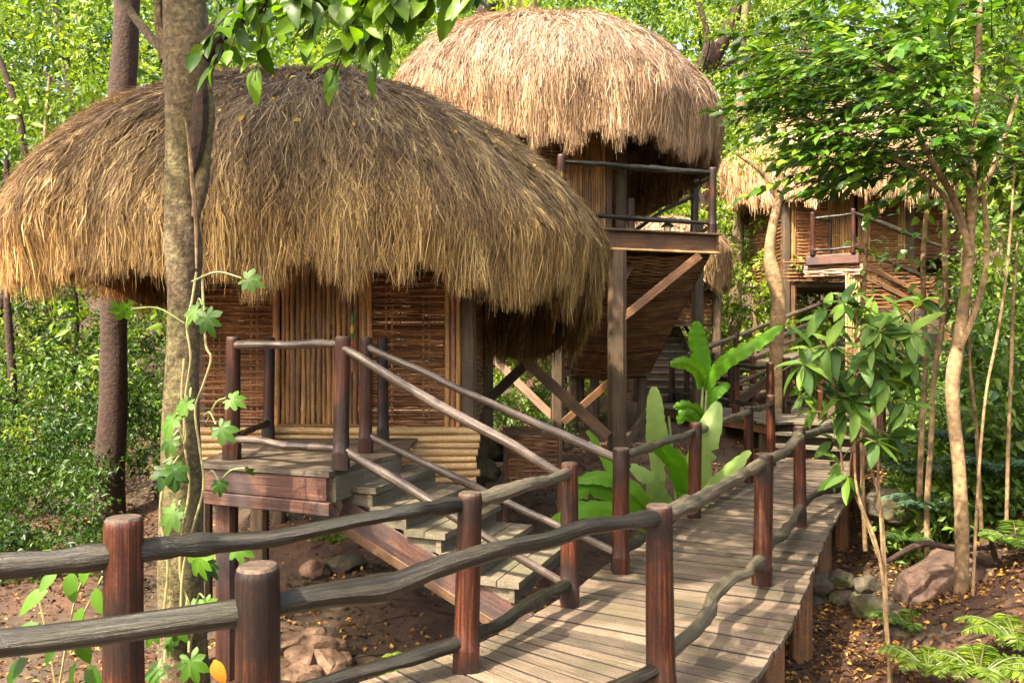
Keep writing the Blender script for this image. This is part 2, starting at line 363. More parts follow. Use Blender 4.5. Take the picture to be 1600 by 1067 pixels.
# bearers and stilts below the boardwalk
for off, nm in ((.60, 'bearer'), (-.66, 'bearer')):
    for i in range(0, len(WC) - 6, 6):
        a = WC[i] + WN[i] * off; b = WC[i + 6] + WN[i + 6] * off
        MB().beam((*a, -.13), (*b, -.13), .07, .18).build(nm, M_BEAM, walk)
def stilt(parent, x, y, z1, w=.16, mat=M_BEAM, z0=None, name='stilt'):
    z0 = float(gh(x, y)) - .25 if z0 is None else z0
    return MB().tube([(x, y, z0), (x, y, (z0 + z1) / 2), (x, y, z1)], w * .56, 12, True, .03, int(abs(x * 77 + y * 31)) % 999, [.9] * 3).build(name, mat, parent)
for i in range(12, len(WC), 13):
    for off in (.60, -.70):
        p = WC[i] + WN[i] * off; stilt(walk, p[0], p[1], -.045)

def branch(p0, p1, r0, r1=None, bend=.03, seed=0, n=14, lump=.10, sag=0):
    rng = np.random.RandomState(seed + 11); p0 = np.array(p0, float); p1 = np.array(p1, float)
    t = np.linspace(0, 1, n); r1 = r0 if r1 is None else r1; r0, r1 = r0 * .92, r1 * .92
    w_ = np.sin(math.pi * t)
    off = np.zeros((n, 3))
    for m_, a_ in ((5, 1.0), (9, .45)):
        nd_ = rng.randn(m_, 3); off += np.stack([np.interp(t, np.linspace(0, 1, m_), nd_[:, q]) for q in range(3)], 1) * a_
    off[1:-1] = (off[:-2] + 2 * off[1:-1] + off[2:]) / 4
    off *= bend * np.minimum(1, w_ * 1.6)[:, None] * .24; off[:, 2] -= sag * w_
    rad = (r0 + (r1 - r0) * t) * (1 + .10 * np.interp(t, np.linspace(0, 1, 6), rng.randn(6)) + (.05 * rng.randn(n) + sum(.22 * np.exp(-((t - c_) / .028) ** 2) for c_ in rng.rand(3)) if lump > .07 else 0))
    return MB().tube(p0 + np.outer(t, p1 - p0) + off, rad, 10, True, lump, seed)
def rail(parent, p0, p1, r=.05, mat=None, bend=.05, seed=0, name='rail', lump=.1, r1=None, sag=0):
    return branch(p0, p1, r, r1, bend, seed, 30, lump, sag).build(name, mat or M_RAIL, parent)
def post(parent, x, y, z0, h, r=.068, mat=None, seed=0, foot=True, name='post'):
    rng = np.random.RandomState(seed + 5); lx, ly = rng.randn(2) * .014; r = r * rng.uniform(.94, 1.07)
    zs = [0, .07, .12, .135, .15, .3, .5, .7, .88, .965, .99, 1.0]
    sq = [1, 1, 1, .7, 0, 0, 0, 0, 0, 0, 0, 0] if foot else [0] * 12
    rr = [1.10, 1.10, 1.10, 1.12, 1.03, 1.01, 1, .97, .96, .955, .92, .80]
    hh = [z * h if z > .15 else z * min(h, 1.1) for z in zs]
    o = MB().tube([(x + lx * q, y + ly * q, z0 + q) for q in hh], np.array(rr) * r, 14, True, .035, seed, sq).build(name, mat or M_POST, parent)
    o.data.materials.append(M_END); np_ = len(o.data.polygons)
    for k in [np_ - 1] + list(range(np_ - 2 - 14, np_ - 2)): o.data.polygons[k].material_index = 1
    return o

M_END = blotch('worn_end_grain', [(.3, (.010, .006, .004)), (.5, (.040, .023, .013)), (.75, (.11, .066, .038))], 26, .7, .5)
P = {'K': (-.89, 2.9), 'L': (-1.69, 3.62), 'A': (-.26, 4.70), 'D': (.776, 4.33), 'B': (.404, 5.84), 'C': (.87, 6.68),
     'E': (1.90, 6.33), 'F': (2.90, 8.38), 'G': (1.92, 8.78), 'H': (3.10, 10.9), 'H2': (3.88, 12.45), 'I': (4.25, 10.3), 'J': (5.6, 12.6)}
def on(k, z): return V3(*P[k], z)
rl = thing('walkway_railing', (*P['A'], 0), 'dark branch railing on the hut side of the boardwalk, near the stone heap', 'railing')
post(rl, *P['L'], -.15, 1.235, .083, seed=1, foot=False); post(rl, *P['A'], 0, 1.0, .068, seed=2); post(rl, *P['B'], 0, 1.0, .066, seed=3)
rail(rl, on('L', .93), on('A', .935), .049, seed=1, bend=.08, r1=.039); rail(rl, on('A', .93), on('B', .93), .046, seed=2, bend=.05, mat=M_GREYRAIL)
rail(rl, on('L', .10), on('A', .16), .042, seed=3, bend=.04); rail(rl, on('A', .17), on('B', .16), .044, seed=4, bend=.05)
rail(rl, (-3.6, 2.75, .90), on('L', .93), .050, seed=5, bend=.05); rail(rl, (-3.6, 2.75, .1), on('L', .12), .045, seed=6)
rr_ = thing('walkway_railing', (*P['D'], 0), 'dark branch railing along the outer bend of the boardwalk, nearest the camera', 'railing')
post(rr_, *P['K'], -.15, 1.225, .082, seed=7, foot=False); post(rr_, *P['D'], -.03, 1.03, .071, seed=8, foot=False); post(rr_, *P['E'], 0, 1.0, .066, seed=9, foot=False)
post(rr_, *P['F'], 0, 1.0, .066, seed=10, foot=False); post(rr_, *P['I'], 0, 1.0, .066, seed=12, foot=False); post(rr_, *P['J'], 0, 1.0, .066, seed=13, foot=False)
rail(rr_, (-3.2, 2.05, .86), on('K', .915), .047, seed=9, bend=.02, lump=.05); rail(rr_, on('K', .915), on('D', .94), .046, seed=10, bend=.07, r1=.041)
rail(rr_, on('D', .93), on('E', .93), .047, seed=11, bend=.10, mat=M_GREYRAIL); rail(rr_, on('E', .93), on('F', .93), .044, seed=12, bend=.12, mat=M_GREYRAIL)
rail(rr_, on('F', .90), on('I', .92), .045, seed=13, bend=.06, mat=M_GREYRAIL); rail(rr_, on('I', .92), on('J', .92), .045, seed=14, bend=.06)
rail(rr_, on('K', .1), on('D', .16), .045, seed=15); rail(rr_, on('D', .2), on('E', .19), .043, seed=16, bend=.16, mat=M_GREYRAIL, lump=.16)
rail(rr_, on('E', .18), on('F', .18), .045, seed=17, bend=.08, mat=M_GREYRAIL); rail(rr_, on('F', .17), on('I', .16), .042, seed=18, bend=.12); rail(rr_, on('I', .17), on('J', .17), .042, seed=19, bend=.05)
rc = thing('walkway_railing', (*P['G'], 0), 'branch railing between the boardwalk and the banana plant', 'railing')
for k, s_ in (('C', 21), ('G', 22), ('H', 23), ('H2', 24)): post(rc, *P[k], 0, 1.0 if k != 'H2' else 1.05, .066, seed=s_, foot=(k == 'C'))
rail(rc, on('C', .92), on('G', .90), .040, seed=22, bend=.06, mat=M_GREYRAIL); rail(rc, on('G', .90), on('H', .93), .042, seed=23, bend=.05, mat=M_GREYRAIL); rail(rc, on('H', .93), on('H2', .93), .042, seed=24)
rail(rc, on('C', .16), on('G', .16), .042, seed=25); rail(rc, on('G', .16), on('H', .16), .042, seed=26); rail(rc, on('H', .16), on('H2', .16), .04, seed=27)

# ------------------------------------------------------------------ thatched roofs
def cellrand(*k):
    h = np.zeros(np.broadcast(*k).shape, 'u8') + 1469598103
    for a in k: h = (h ^ (np.asarray(a).astype('i8').astype('u8'))) * np.uint64(1099511628211)
    h ^= h >> np.uint64(29); h *= np.uint64(0xBF58476D1CE4E5B9); h ^= h >> np.uint64(32)
    return (h % np.uint64(100003)).astype(float) / 100003
class Dome:
    def __init__(s, cx, cy, rx, ry, zt, zw, ez, pl, pr, rot=0):
        s.c = (cx, cy); s.rx, s.ry, s.zt, s.zw = rx, ry, zt, zw; s.pl, s.pr = pl, pr
        ks = sorted(ez); s.ea = np.array([k - 360 for k in ks] + ks + [k + 360 for k in ks], float); s.ev = np.array([ez[k] for k in ks] * 3)
        f = np.linspace(0, math.pi / 2, 60); a, b = np.sin(f), np.cos(f); rm = (rx + ry) / 2
        s.S0 = np.sum(np.hypot(np.diff(a * rm), np.diff(b * (zt - zw))))
    def eave(s, th):
        d = np.degrees(th) % 360
        x = np.interp(d, s.ea, s.ev); return x + .05 * np.sin(th * 9) + .04 * np.sin(th * 23 + 1)
    def pos(s, th, d):
        """th: bearing, d: metres down the slope from the apex"""
        u = np.clip(d / s.S0, 0, 1); f = u * math.pi / 2
        pw = s.pr + (s.pl - s.pr) * (.5 - .5 * np.cos(th)); k = 2 / pw
        rho = np.sin(f) ** np.minimum(k, 1.0) if False else np.abs(np.sin(f)) ** k; h = np.abs(np.cos(f)) ** k
        drop = np.maximum(d - s.S0, 0); rho = rho * (1 - .05 * np.clip(drop, 0, 1.2)) 
        bump = 1 + .018 * np.sin(th * 5 + 1) + .012 * np.sin(th * 11 + d * 2) + .008 * np.sin(th * 17 - d * 3)
        x = s.c[0] + s.rx * rho * bump * np.cos(th); y = s.c[1] + s.ry * rho * bump * np.sin(th)
        z = s.zw + (s.zt - s.zw) * h * (1 + (bump - 1) * .6) - drop
        return np.stack([x, y, z], -1)
    def normal(s, th, d):
        e = .05; d = np.maximum(d, .06)
        a = s.pos(th, d + e) - s.pos(th, d - e); b = s.pos(th + .02, d) - s.pos(th - .02, d)
        n = np.cross(a, b); return n / (np.linalg.norm(n, axis=-1)[..., None] + 1e-9)
def roof(parent, D, nstr, seed, palette, weather, wid=.011, cam_bias=.0, lmin=.22, lmax=.50, fringe=.24):
    rng = np.random.RandomState(seed); org = ORG[parent]
    # shell: outer and inner skin
    nt_, nd = 96, 34; th = np.linspace(0, 2 * math.pi, nt_, endpoint=False)
    se = D.S0 + D.zw - D.eave(th)
    vs_, rings = [], []
    for inset, order in ((.05, range(nd)), (.30, range(nd - 1, -1, -1))):
        for j in order:
            d = .02 + (se - .02) * j / (nd - 1); p = D.pos(th, d - (.10 if inset > .1 and j == nd - 1 else 0)) - D.normal(th, d) * inset
            vs_.append(p)
    vs_ = np.concatenate(vs_); fs = []
    for j in range(2 * nd - 1):
        for i in range(nt_):
            i2 = (i + 1) % nt_; fs.append((j * nt_ + i, j * nt_ + i2, (j + 1) * nt_ + i2, (j + 1) * nt_ + i))
    me = np_mesh('thatch_shell', vs_, 4, fs, None, org); me.materials.append(M_SHELL)
    shell = link('thatch_shell', me, parent, org)
    # strands
    front = rng.rand(nstr) < .74
    ang = np.where(front, rng.uniform(-math.pi * 1.02, .10 * math.pi, nstr), rng.uniform(0, math.pi, nstr))
    se = D.S0 + D.zw - D.eave(ang); q = rng.rand(nstr)
    d0 = .05 + (se - .1) * q ** .66
    L = rng.uniform(lmin, lmax, nstr)
    fr = fringe * (.10 + .75 * cellrand(np.floor(ang * 11), np.zeros(nstr)) ** 1.5 + .75 * cellrand(np.floor(ang * 31), np.ones(nstr)) ** 2) * (.45 + .8 * rng.rand(nstr))
    fr = fr + (rng.rand(nstr) < .04) * rng.rand(nstr) * .15
    d1 = np.minimum(d0 + L, se + fr); isf = d0 + L > se - .1
    d1 = np.where(isf, se + fr, d1)
    K = 3; lat = rng.randn(nstr) * (.014 + .13 * np.exp(-d0 / .8) ) + .004 * (cellrand(np.floor(ang * 30), np.floor(d0 * 2)) - .5); lift = rng.uniform(.0, .045, nstr) + (rng.rand(nstr) < .10) * rng.rand(nstr) * .09
    base = rng.uniform(-.03, .06, nstr) + .022 * (cellrand(np.floor(ang * 40), np.floor((d0 + rng.rand(nstr) * .2) * 1.7)) - .5)
    base = base + .04 * (cellrand(np.floor(ang * 52), np.floor((d0 + .3 * cellrand(np.floor(ang * 52), np.zeros(nstr) + 7)) * 3.4)) - .5)
    # inner hanging strands at the eave
    inner = isf & (rng.rand(nstr) < .35); base = np.where(inner, base - rng.uniform(.05, .22, nstr), base)
    ins = (~front) & (d0 > D.S0 - .35) & (rng.rand(nstr) < .55); base = np.where(ins, -.33 - rng.uniform(0, .04, nstr), base)
    curl = rng.randn(nstr) * .012
    wd = wid * rng.uniform(.55, 1.35, nstr) / 2; verts = np.zeros((nstr, K, 2, 3))
    for k in range(K):
        f = k / (K - 1); dk = d0 + (d1 - d0) * f; tk = ang + lat * f + curl * math.sin(f * 3.1) 
        p = D.pos(tk, dk); n = D.normal(tk, dk); p = p + n * (base + lift * f * f)[:, None]
        tau = np.stack([-np.sin(tk), np.cos(tk), np.zeros(nstr)], -1) + n * (rng.randn(nstr) * .5)[:, None]
        tau /= np.linalg.norm(tau, axis=1)[:, None]; ww = wd * (1, .95, .3)[k]
        verts[:, k, 0] = p - tau * ww[:, None]; verts[:, k, 1] = p + tau * ww[:, None]
    c1, c2, c3, cg = [np.array(c) for c in palette]
    tone = .66 * rng.rand(nstr) ** 1.3 + .34 * cellrand(np.floor(ang * 22 + rng.rand(nstr) * .4), np.floor((d0 + rng.rand(nstr) * .5) * 1.4))
    cc = np.where(tone[:, None] < .5, c1 + (c2 - c1) * (tone / .5)[:, None], c2 + (c3 - c2) * ((tone - .5) / .5)[:, None])
    wz = np.clip(weather(ang, d0, D) + (rng.rand(nstr) - .5) * .5, 0, 1)[:, None]
    cc = cc * (1 - wz) + (cg * (.45 + 1.1 * tone[:, None])) * wz
    low = np.clip((d0 - D.S0 + .9) / .9, 0, 1)[:, None]; cc = cc * (1 + low * np.array([.30, .22, -.02])); red = np.clip(-np.cos(ang) - .25, 0, 1)[:, None]; cc = cc * (1 + red * np.array([.16, .0, -.05]))
    cc = np.repeat(cc, K * 2, 0)
    b = np.arange(nstr)[:, None] * (K * 2); idx = []
    for k in range(K - 1): idx.append(np.stack([b[:, 0] + 2 * k, b[:, 0] + 2 * k + 1, b[:, 0] + 2 * k + 3, b[:, 0] + 2 * k + 2], 1))
    me = np_mesh('thatch_strands', verts.reshape(-1, 3), 4, np.concatenate(idx), cc, org); me.materials.append(M_STRAW)
    tag(link('thatch_strands', me, parent, org), kind='stuff')
    return shell

def wattle(parent, x0, x1, z0, z1, p0, ex, en, stakes, r=.0155, seed=0, mat=None, n=6):
    """woven panel: rods run along ex from p0, weaving round stakes; en = outward normal"""
    ROD_SHIFT[0] = True; rng = random.Random(seed); mb = MB(); ex = nrm(ex); en = nrm(en); W = x1 - x0
    z = z0 + r; i = 0; base = np.array(p0, float)
    while z < z1:
        m = max(9, int(W / .09)); pts = []; rad = []
        rr0 = r * rng.uniform(.75, 1.25); ph = (i % 2) * math.pi; wob = [rng.uniform(-.0045, .0045) for _ in range(m)]
        ex0 = rng.uniform(-.03, .015); ex1 = rng.uniform(-.015, .03)
        for k in range(m):
            t = k / (m - 1); xx = x0 + ex0 + (W + ex1 - ex0) * t
            pts.append(base + ex * xx + en * (math.sin(t * math.pi * stakes + ph) * .015) + V3(0, 0, z + wob[k])); rad.append(rr0 * rng.uniform(.85, 1.1))
        mb.tube(pts, rad, n, True, 0, rng.randrange(9999)); z += r * 1.78 * rng.uniform(.9, 1.12); i += 1
    ROD_SHIFT[0] = False; o = mb.build('woven_panel', mat or M_ROD, parent); tag(o, kind='stuff')
    for k in range(stakes):
        xx = x0 + W * (k + .5) / stakes
        for dx in (-.03, .03):
            MB().tube([base + ex * (xx + dx) + V3(0, 0, z0), base + ex * (xx + dx) + V3(0, 0, z1)], .011, 6).build('stake', mat or M_ROD, o)
    return o
def poles(parent, x0, x1, z0, z1, p0, ex, en, r, seed=0, mat=None, name='pole'):
    rng = random.Random(seed); ex = nrm(ex); en = nrm(en); base = np.array(p0, float); x = x0
    while x < x1 - r * .5:
        q = r * rng.uniform(.82, 1.15); c = base + ex * (x + q) + en * rng.uniform(-.006, .006); h = z1 - z0
        pts = [c + V3(0, 0, z0 + h * t) + ex * rng.uniform(-.005, .005) + en * rng.uniform(-.004, .004) for t in np.linspace(0, 1, 8)]
        MB().tube(pts, [q * rng.uniform(.93, 1.04) for _ in pts], 9, True, .03, rng.randrange(999)).build(name, mat or M_POLE, parent); x += 2 * q * 1.0

# ------------------------------------------------------------------ hut nearest the camera
h1 = thing('thatched_hut', (-2.0, 8.3, -.8), 'large brown thatched hut in front with golden pole door and woven walls', 'hut')
D1 = Dome(-2.22, 9.75, 3.2, 3.15, 4.80, 2.85, {270: 2.60, 292: 2.56, 315: 2.52, 340: 2.42, 0: 2.2, 16: 1.82, 34: 1.62, 50: 1.72, 62: 2.35, 90: 2.6, 120: 2.5, 150: 2.4, 180: 2.72, 205: 2.62, 225: 2.52, 250: 2.54}, 1.88, 1.62)
def weather1(a, d, D): return np.clip(1.15 - d / 2.6 + .25 * np.sin(a * 3), 0, 1) * .92
roof(h1, D1, 235000, 3, [(.036, .020, .009), (.24, .158, .070), (.78, .60, .30), (.140, .103, .078)], weather1, .0072)
WY = 8.30; ex, en = (1, 0, 0), (0, -1, 0); o0 = (0, WY, 0)
wattle(h1, -3.13, -2.38, .97, 2.75, o0, ex, en, 2, .0182, 1)
wattle(h1, -1.41, -.67, .97, 2.75, o0, ex, en, 2, .0182, 2)
for x, r in ((-2.345, .034), (-1.475, .030), (-1.42, .03)):
    MB().tube([(x, WY - .03, .92), (x + .004, WY - .03, 1.6), (x, WY - .03, 2.75)], r, 10, True, .04, int(-x * 100)).build('door_jamb', M_POLE, h1)
MB().beam((-2.31, WY - .035, .955), (-1.51, WY - .035, .955), .06, .10).build('door_sill', M_FASCIA, h1)
dp = MB().beam((-2.31, WY - .03, 1.02), (-1.51, WY - .03, 1.02), .045, .025).build('door', M_POLE, h1); poles(dp, -2.31, -1.52, 1.0, 2.7, (0, WY + .01, 0), ex, en, .0255, 3)
for i, (x, r) in enumerate(((-.648, .028), (-.592, .027), (-.54, .026))):
    MB().tube([(x, WY - .03, .9), (x + .006, WY - .03, 1.7), (x, WY - .03, 2.75)], r, 10, True, .05, 40 + i).build('pole', M_POLE if i != 1 else M_ROD, h1)
stilt(h1, -.435, WY + .02, 2.8, .15, M_DARK, name='corner_post'); stilt(h1, -3.10, WY + .06, 2.8, .15, M_DARK, name='corner_post')
for x, y in ((-3.10, 11.1), (-.435, 11.1)): stilt(h1, x, y, 2.6, .15, M_DARK, name='corner_post')
rg_ = random.Random(8); z = .455; i = 0
while z < .97:
    r = rg_.uniform(.030, .041); z += r
    MB().tube([(x, WY - .10 + rg_.uniform(-.008, .008), z + rg_.uniform(-.006, .006)) for x in np.linspace(-3.14 + rg_.uniform(-.04, .04), -.34 + rg_.uniform(-.02, .03), 9)], [r * rg_.uniform(.94, 1.06) for _ in range(9)], 10, True, .03, 60 + i).build('base_log', M_LOG, h1)
    z += r * .96; i += 1
wattle(h1, -2.85, -.1, .97, 2.5, (-.40, 11.15, 0), (0, 1, 0), (1, 0, 0), 6, .0165, 5)     # right side wall
wattle(h1, -2.85, -.1, .97, 2.5, (-3.13, 11.15, 0), (0, 1, 0), (-1, 0, 0), 6, .0165, 6)   # left side wall
wattle(h1, -3.1, -.4, .97, 2.5, (0, 11.16, 0), (1, 0, 0), (0, 1, 0), 6, .0165, 7)
MB().slab([(-3.1, 8.4), (-.42, 8.4), (-.42, 11.1), (-3.1, 11.1)], .84, .93).build('floor', M_BEAM, h1, smooth=False)
# carved, painted door pull
dpull = thing('door_pull', (-1.585, WY - .055, 1.75), 'small carved green yellow and red painted pull on the hut door', 'door handle')
for z0_, z1_, r_, m_ in ((2.02, 2.13, .013, M_GREENP), (1.93, 2.02, .019, M_YELP), (1.88, 1.93, .017, M_GREENP), (1.80, 1.88, .013, M_REDP), (1.55, 1.80, .012, M_ROD)):
    MB().tube([(-1.585, WY - .055, z0_), (-1.585 + .004, WY - .06, (z0_ + z1_) / 2), (-1.585, WY - .055, z1_)], [r_ * .8, r_ * 1.2, r_ * .7], 10).build('painted_section' if z0_ > 1.6 else 'wooden_shaft', m_, dpull)

# entrance porch: planks, fascia, supports
po = thing('entrance_porch', (-1.7, 7.2, .9), 'small raised plank porch in front of the pole door', 'porch')
Lp = [V3(-2.47, 6.52), V3(-2.5, 8.2)]; Rp = [V3(-1.33, 6.04), V3(-.93, 7.12), V3(-.93, 8.2)]
def lerp_poly(Q, t):
    if len(Q) == 2: return Q[0] + (Q[1] - Q[0]) * t
    k = .52
    return Q[0] + (Q[1] - Q[0]) * (t / k) if t < k else Q[1] + (Q[2] - Q[1]) * ((t - k) / (1 - k))
npk = 14
for i in range(npk):
    a, b = i / npk, (i + 1) / npk - .004
    MB().slab([lerp_poly(Lp, a), lerp_poly(Rp, a), lerp_poly(Rp, b), lerp_poly(Lp, b)], .862 + (i % 3) * .002, .902 + (i % 3) * .002).build('plank', M_PLANK, po, smooth=False)
F_, L_, R_ = V3(-1.345, 6.06), V3(-2.44, 6.54), V3(-.96, 7.1)
MB().beam((*(L_ + [.01, .02]), .77), (*(F_ + [0, .02]), .77), .045, .175).build('fascia_board', M_FASCIA, po)
MB().beam((*(L_ + [.01, .0]), .63), (*(F_ + [.03, -.02]), .63), .05, .095).build('fascia_board', M_FASCIA, po)
MB().beam((*(F_ + [.03, .06]), .765), (*(R_ + [.0, .0]), .765), .045, .19).build('end_riser', M_TREAD, po)
MB().beam((-2.44, 6.6, .76), (-2.47, 8.1, .76), .045, .18).build('fascia_board', M_FASCIA, po)
stilt(po, -2.28, 6.66, .58, .15, M_FASCIA, name='support_post'); stilt(po, -2.44, 8.05, .7, .15, M_DARK, name='support_post')
stilt(po, -2.62, 6.9, -.35, .13, M_FASCIA, name='stub_post')

# stair from the boardwalk up to the porch
s_ = V3(.94, -.34); v_ = V3(.34, .94); bt = V3(.036, 5.885)
st = thing('porch_stair', (*bt, 0), 'grey plank stair climbing from the boardwalk to the front hut porch', 'staircase')
RUN, WID = .285, 1.12
for i in range(5):
    fl = bt - s_ * RUN * i; zt = .15 + .15 * i
    tr = None
    for k, (a, b) in enumerate(((-.02, .145), (.152, .315))):
        q0 = fl - s_ * a; q1 = fl - s_ * b
        MB().slab([q0 - v_ * .02, q0 + v_ * (WID + .02), q1 + v_ * (WID + .02), q1 - v_ * .02][::-1], zt - .045 + .003 * k, zt + .003 * k).build('tread_board', M_TREAD, st, smooth=False)
    MB().slab([fl - s_ * .02, fl + v_ * WID - s_ * .02, fl + v_ * WID - s_ * .06, fl - s_ * .06][::-1], zt - .152, zt - .047).build('riser_board', M_TREAD, st, smooth=False)
    MB().slab([fl - s_ * .065 + v_ * .02, fl - s_ * .30 + v_ * .02, fl - s_ * .30 + v_ * .06, fl - s_ * .065 + v_ * .06], zt - .15, zt - .047).build('tread_bracket', M_TREAD, st, smooth=False)
for off in (.05, WID - .05):
    a = bt + s_ * .06 + v_ * off; b = bt - s_ * (RUN * 5 + .02) + v_ * off
    MB().beam((*a, -.17), (*b, .55), .06, .20).build('stringer', M_FASCIA, st)
    if off < .5: MB().beam((*(a + v_ * .0), -.30), (*b, .42), .075, .07).build('stringer_batten', M_BEAM, st)
# porch posts and handrails
pr = thing('porch_railing', (-1.8, 6.6, .9), 'varnished post and handrail set around the front hut porch and stair', 'railing')
PP = {1: (-1.27, 6.17), 2: (-1.245, 7.08), 3: (-2.25, 6.68), 4: (-2.36, 8.05), 5: (-1.22, 7.88)}
for k in PP: post(pr, *PP[k], .903, .985, .056 if k in (1, 2, 3) else .05, seed=30 + k)
def onp(k, z): return V3(*PP[k], .9 + z)
rail(pr, onp(3, .92), onp(1, .93), .036, M_SRAIL, .02, 41, lump=.05); rail(pr, onp(3, .17), onp(1, .15), .034, M_SRAIL, .02, 42, lump=.05)
rail(pr, onp(3, .92), onp(4, .92), .03, M_SRAIL, .02, 43, lump=.05); rail(pr, onp(3, .17), onp(4, .17), .03, M_RAIL, .03, 44)
rail(pr, onp(1, .91), on('B', .88), .038, M_SRAIL, .025, 45, lump=.05); rail(pr, onp(1, .16), on('B', .13), .036, M_SRAIL, .02, 46, lump=.05)
rail(pr, onp(2, .91), on('C', .90), .036, M_SRAIL, .05, 47, lump=.05); rail(pr, onp(2, .16), on('C', .14), .035, M_SRAIL, .02, 48, lump=.05)

# ------------------------------------------------------------------ hut in the middle, on tall stilts
h2 = thing('thatched_hut', (1.0, 13.5, 0), 'middle hut on tall stilts with bright sunlit pale thatch and balcony', 'hut')
D2 = Dome(.75, 15.0, 2.9, 2.85, 7.40, 5.62, {270: 5.05, 290: 5.02, 315: 5.05, 340: 5.15, 0: 5.1, 25: 4.6, 50: 4.3, 80: 4.2, 110: 4.6, 180: 5.3, 225: 5.1}, 2.4, 1.78)
roof(h2, D2, 135000, 5, [(.06, .034, .021), (.25, .165, .11), (.60, .46, .34), (.25, .185, .14)], lambda a, d, D: np.clip(.7 - d / 3, 0, 1), .0095)
e2 = V3(.947, .32, 0); n2 = V3(.32, -.947, 0)
fl0, fr0 = V3(.55, 11.85, 3.5), V3(3.16, 12.73, 3.5)     # front edge of the balcony
dk = -n2                                                   # towards the hut
for i in range(12):
    a = fl0 + dk * (i * .145); b = fr0 + dk * (i * .145)
    MB().slab([a[:2], b[:2], (b + dk * .139)[:2], (a + dk * .139)[:2]], 3.465, 3.5).build('balcony_plank', M_PLANK, h2, smooth=False)
MB().beam(fl0 + dk * .05 - V3(0, 0, .16), fr0 + dk * .05 - V3(0, 0, .16), .05, .245).build('fascia_board', M_BEAM, h2)
MB().beam(fl0 + dk * .0 - V3(0, 0, .30), fr0 + dk * .0 - V3(0, 0, .30), .10, .03).build('fascia_trim', M_LOG, h2)
MB().beam(fr0 + dk * .0 - V3(.02, 0, .16), fr0 + dk * 1.7 - V3(.02, 0, .16), .05, .245).build('fascia_board', M_BEAM, h2)
MB().beam(fl0 + dk * .03 - V3(0, 0, .017), fr0 + dk * .03 + e2 * .04 - V3(0, 0, .017), .16, .028).build('edge_board', M_DARK, h2)
# wall with pole door
wb = (fl0 + dk * 1.55) * V3(1, 1, 0)
def w2(px):                                              # metres along the wall line for a photo column
    k = (px - 800) / FPX; t = (k * wb[1] - wb[0]) / (e2[0] - k * e2[1]); return t
poles(h2, w2(884), w2(946), 3.5, 5.6, wb, e2, n2, .022, 4)
MB().beam(wb + e2 * w2(951) + V3(0, 0, 3.5), wb + e2 * w2(951) + V3(0, 0, 5.6), .10, .06, n2).build('door_jamb', M_BEAM, h2)
c_ = wb + e2 * w2(970); stilt(h2, c_[0], c_[1], 5.7, .17, M_DARK, name='corner_post')
wattle(h2, w2(760), w2(883), 3.5, 5.6, wb, e2, n2, 4, .018, 12)
wattle(h2, 0, 2.6, 3.5, 5.4, c_ - V3(0, 0, c_[2]), dk, e2, 6, .018, 13)
wattle(h2, 0, 2.6, 3.5, 5.4, (wb + e2 * w2(760)) * V3(1, 1, 0), dk, -e2, 6, .018, 14)
for dx in (-.02,): stilt(h2, *(wb + e2 * w2(762))[:2], 5.6, .17, M_DARK, name='corner_post')
MB().slab([(wb + e2 * w2(760))[:2], (wb + e2 * w2(970))[:2], (wb + e2 * w2(970) + dk * 2.6)[:2], (wb + e2 * w2(760) + dk * 2.6)[:2]], 3.3, 3.46).build('floor', M_DARK, h2, smooth=False)
# stilts
for px, d, zt, w0, m_ in ((964, 12.25, 3.18, .25, M_DARK), (715, 12.3, 3.25, .22, M_DARK), (871, 14.2, 3.3, .22, M_DARK), (742, 15.6, 3.3, .2, M_DARK), (905, 17.0, 3.3, .2, M_DARK), (1090, 16.5, 4.2, .2, M_DARK)):
    p = at(px, 533, d); stilt(h2, p[0], p[1], zt, w0, m_)
def brace(par, a, da, b, db, w=.13, h=.10, m=M_BEAM): return MB().beam(at(*a, da), at(*b, db), w, h, (0, -1, 0)).build('brace', m, par)
brace(h2, (735, 484), 12.4, (950, 682), 12.1, .16); brace(h2, (742, 645), 12.55, (890, 503), 12.35, .15, .1, M_DARK)
brace(h2, (738, 528), 15.2, (868, 655), 14.4, .14); brace(h2, (735, 602), 15.3, (818, 524), 15.0, .13)
brace(h2, (880, 660), 14.1, (960, 590), 13.9, .12); brace(h2, (962, 712), 12.5, (1015, 640), 15.8, .12, .1, M_DARK)
brace(h2, (972, 497), 12.2, (1092, 400), 12.55, .12); brace(h2, (971, 440), 12.3, (998, 398), 12.9, .09)
# balcony railing
b2 = thing('balcony_railing', (1.8, 12.3, 3.5), 'post and branch railing on the balcony of the middle hut', 'railing')
bp_ = {'a': at(877, 352, 11.95)[:2], 'b': at(1113, 352, 12.72)[:2], 'c': at(1084, 352, 13.65)[:2], 'd': at(987, 352, 13.2)[:2]}
for k, hh in (('a', 1.03), ('b', 1.0), ('c', 1.0)): post(b2, *bp_[k], 3.5, hh, .062, seed=50 + ord(k), foot=False)
post(b2, *bp_['d'], 3.5, .62, .06, seed=58, foot=False)
z3 = lambda k, z: V3(*bp_[k], 3.5 + z)
rail(b2, z3('a', .93), z3('b', .92), .042, seed=51, bend=.03); rail(b2, z3('a', .2), z3('b', .15), .036, seed=52, bend=.02)
rail(b2, z3('b', .88), z3('c', .9), .036, seed=53, bend=.03); rail(b2, z3('b', .1), z3('c', .1), .036, seed=54, bend=.03); rail(b2, z3('c', .75), z3('c', .02) + V3(-1.2, .3, 0), .034, seed=55, bend=.08)
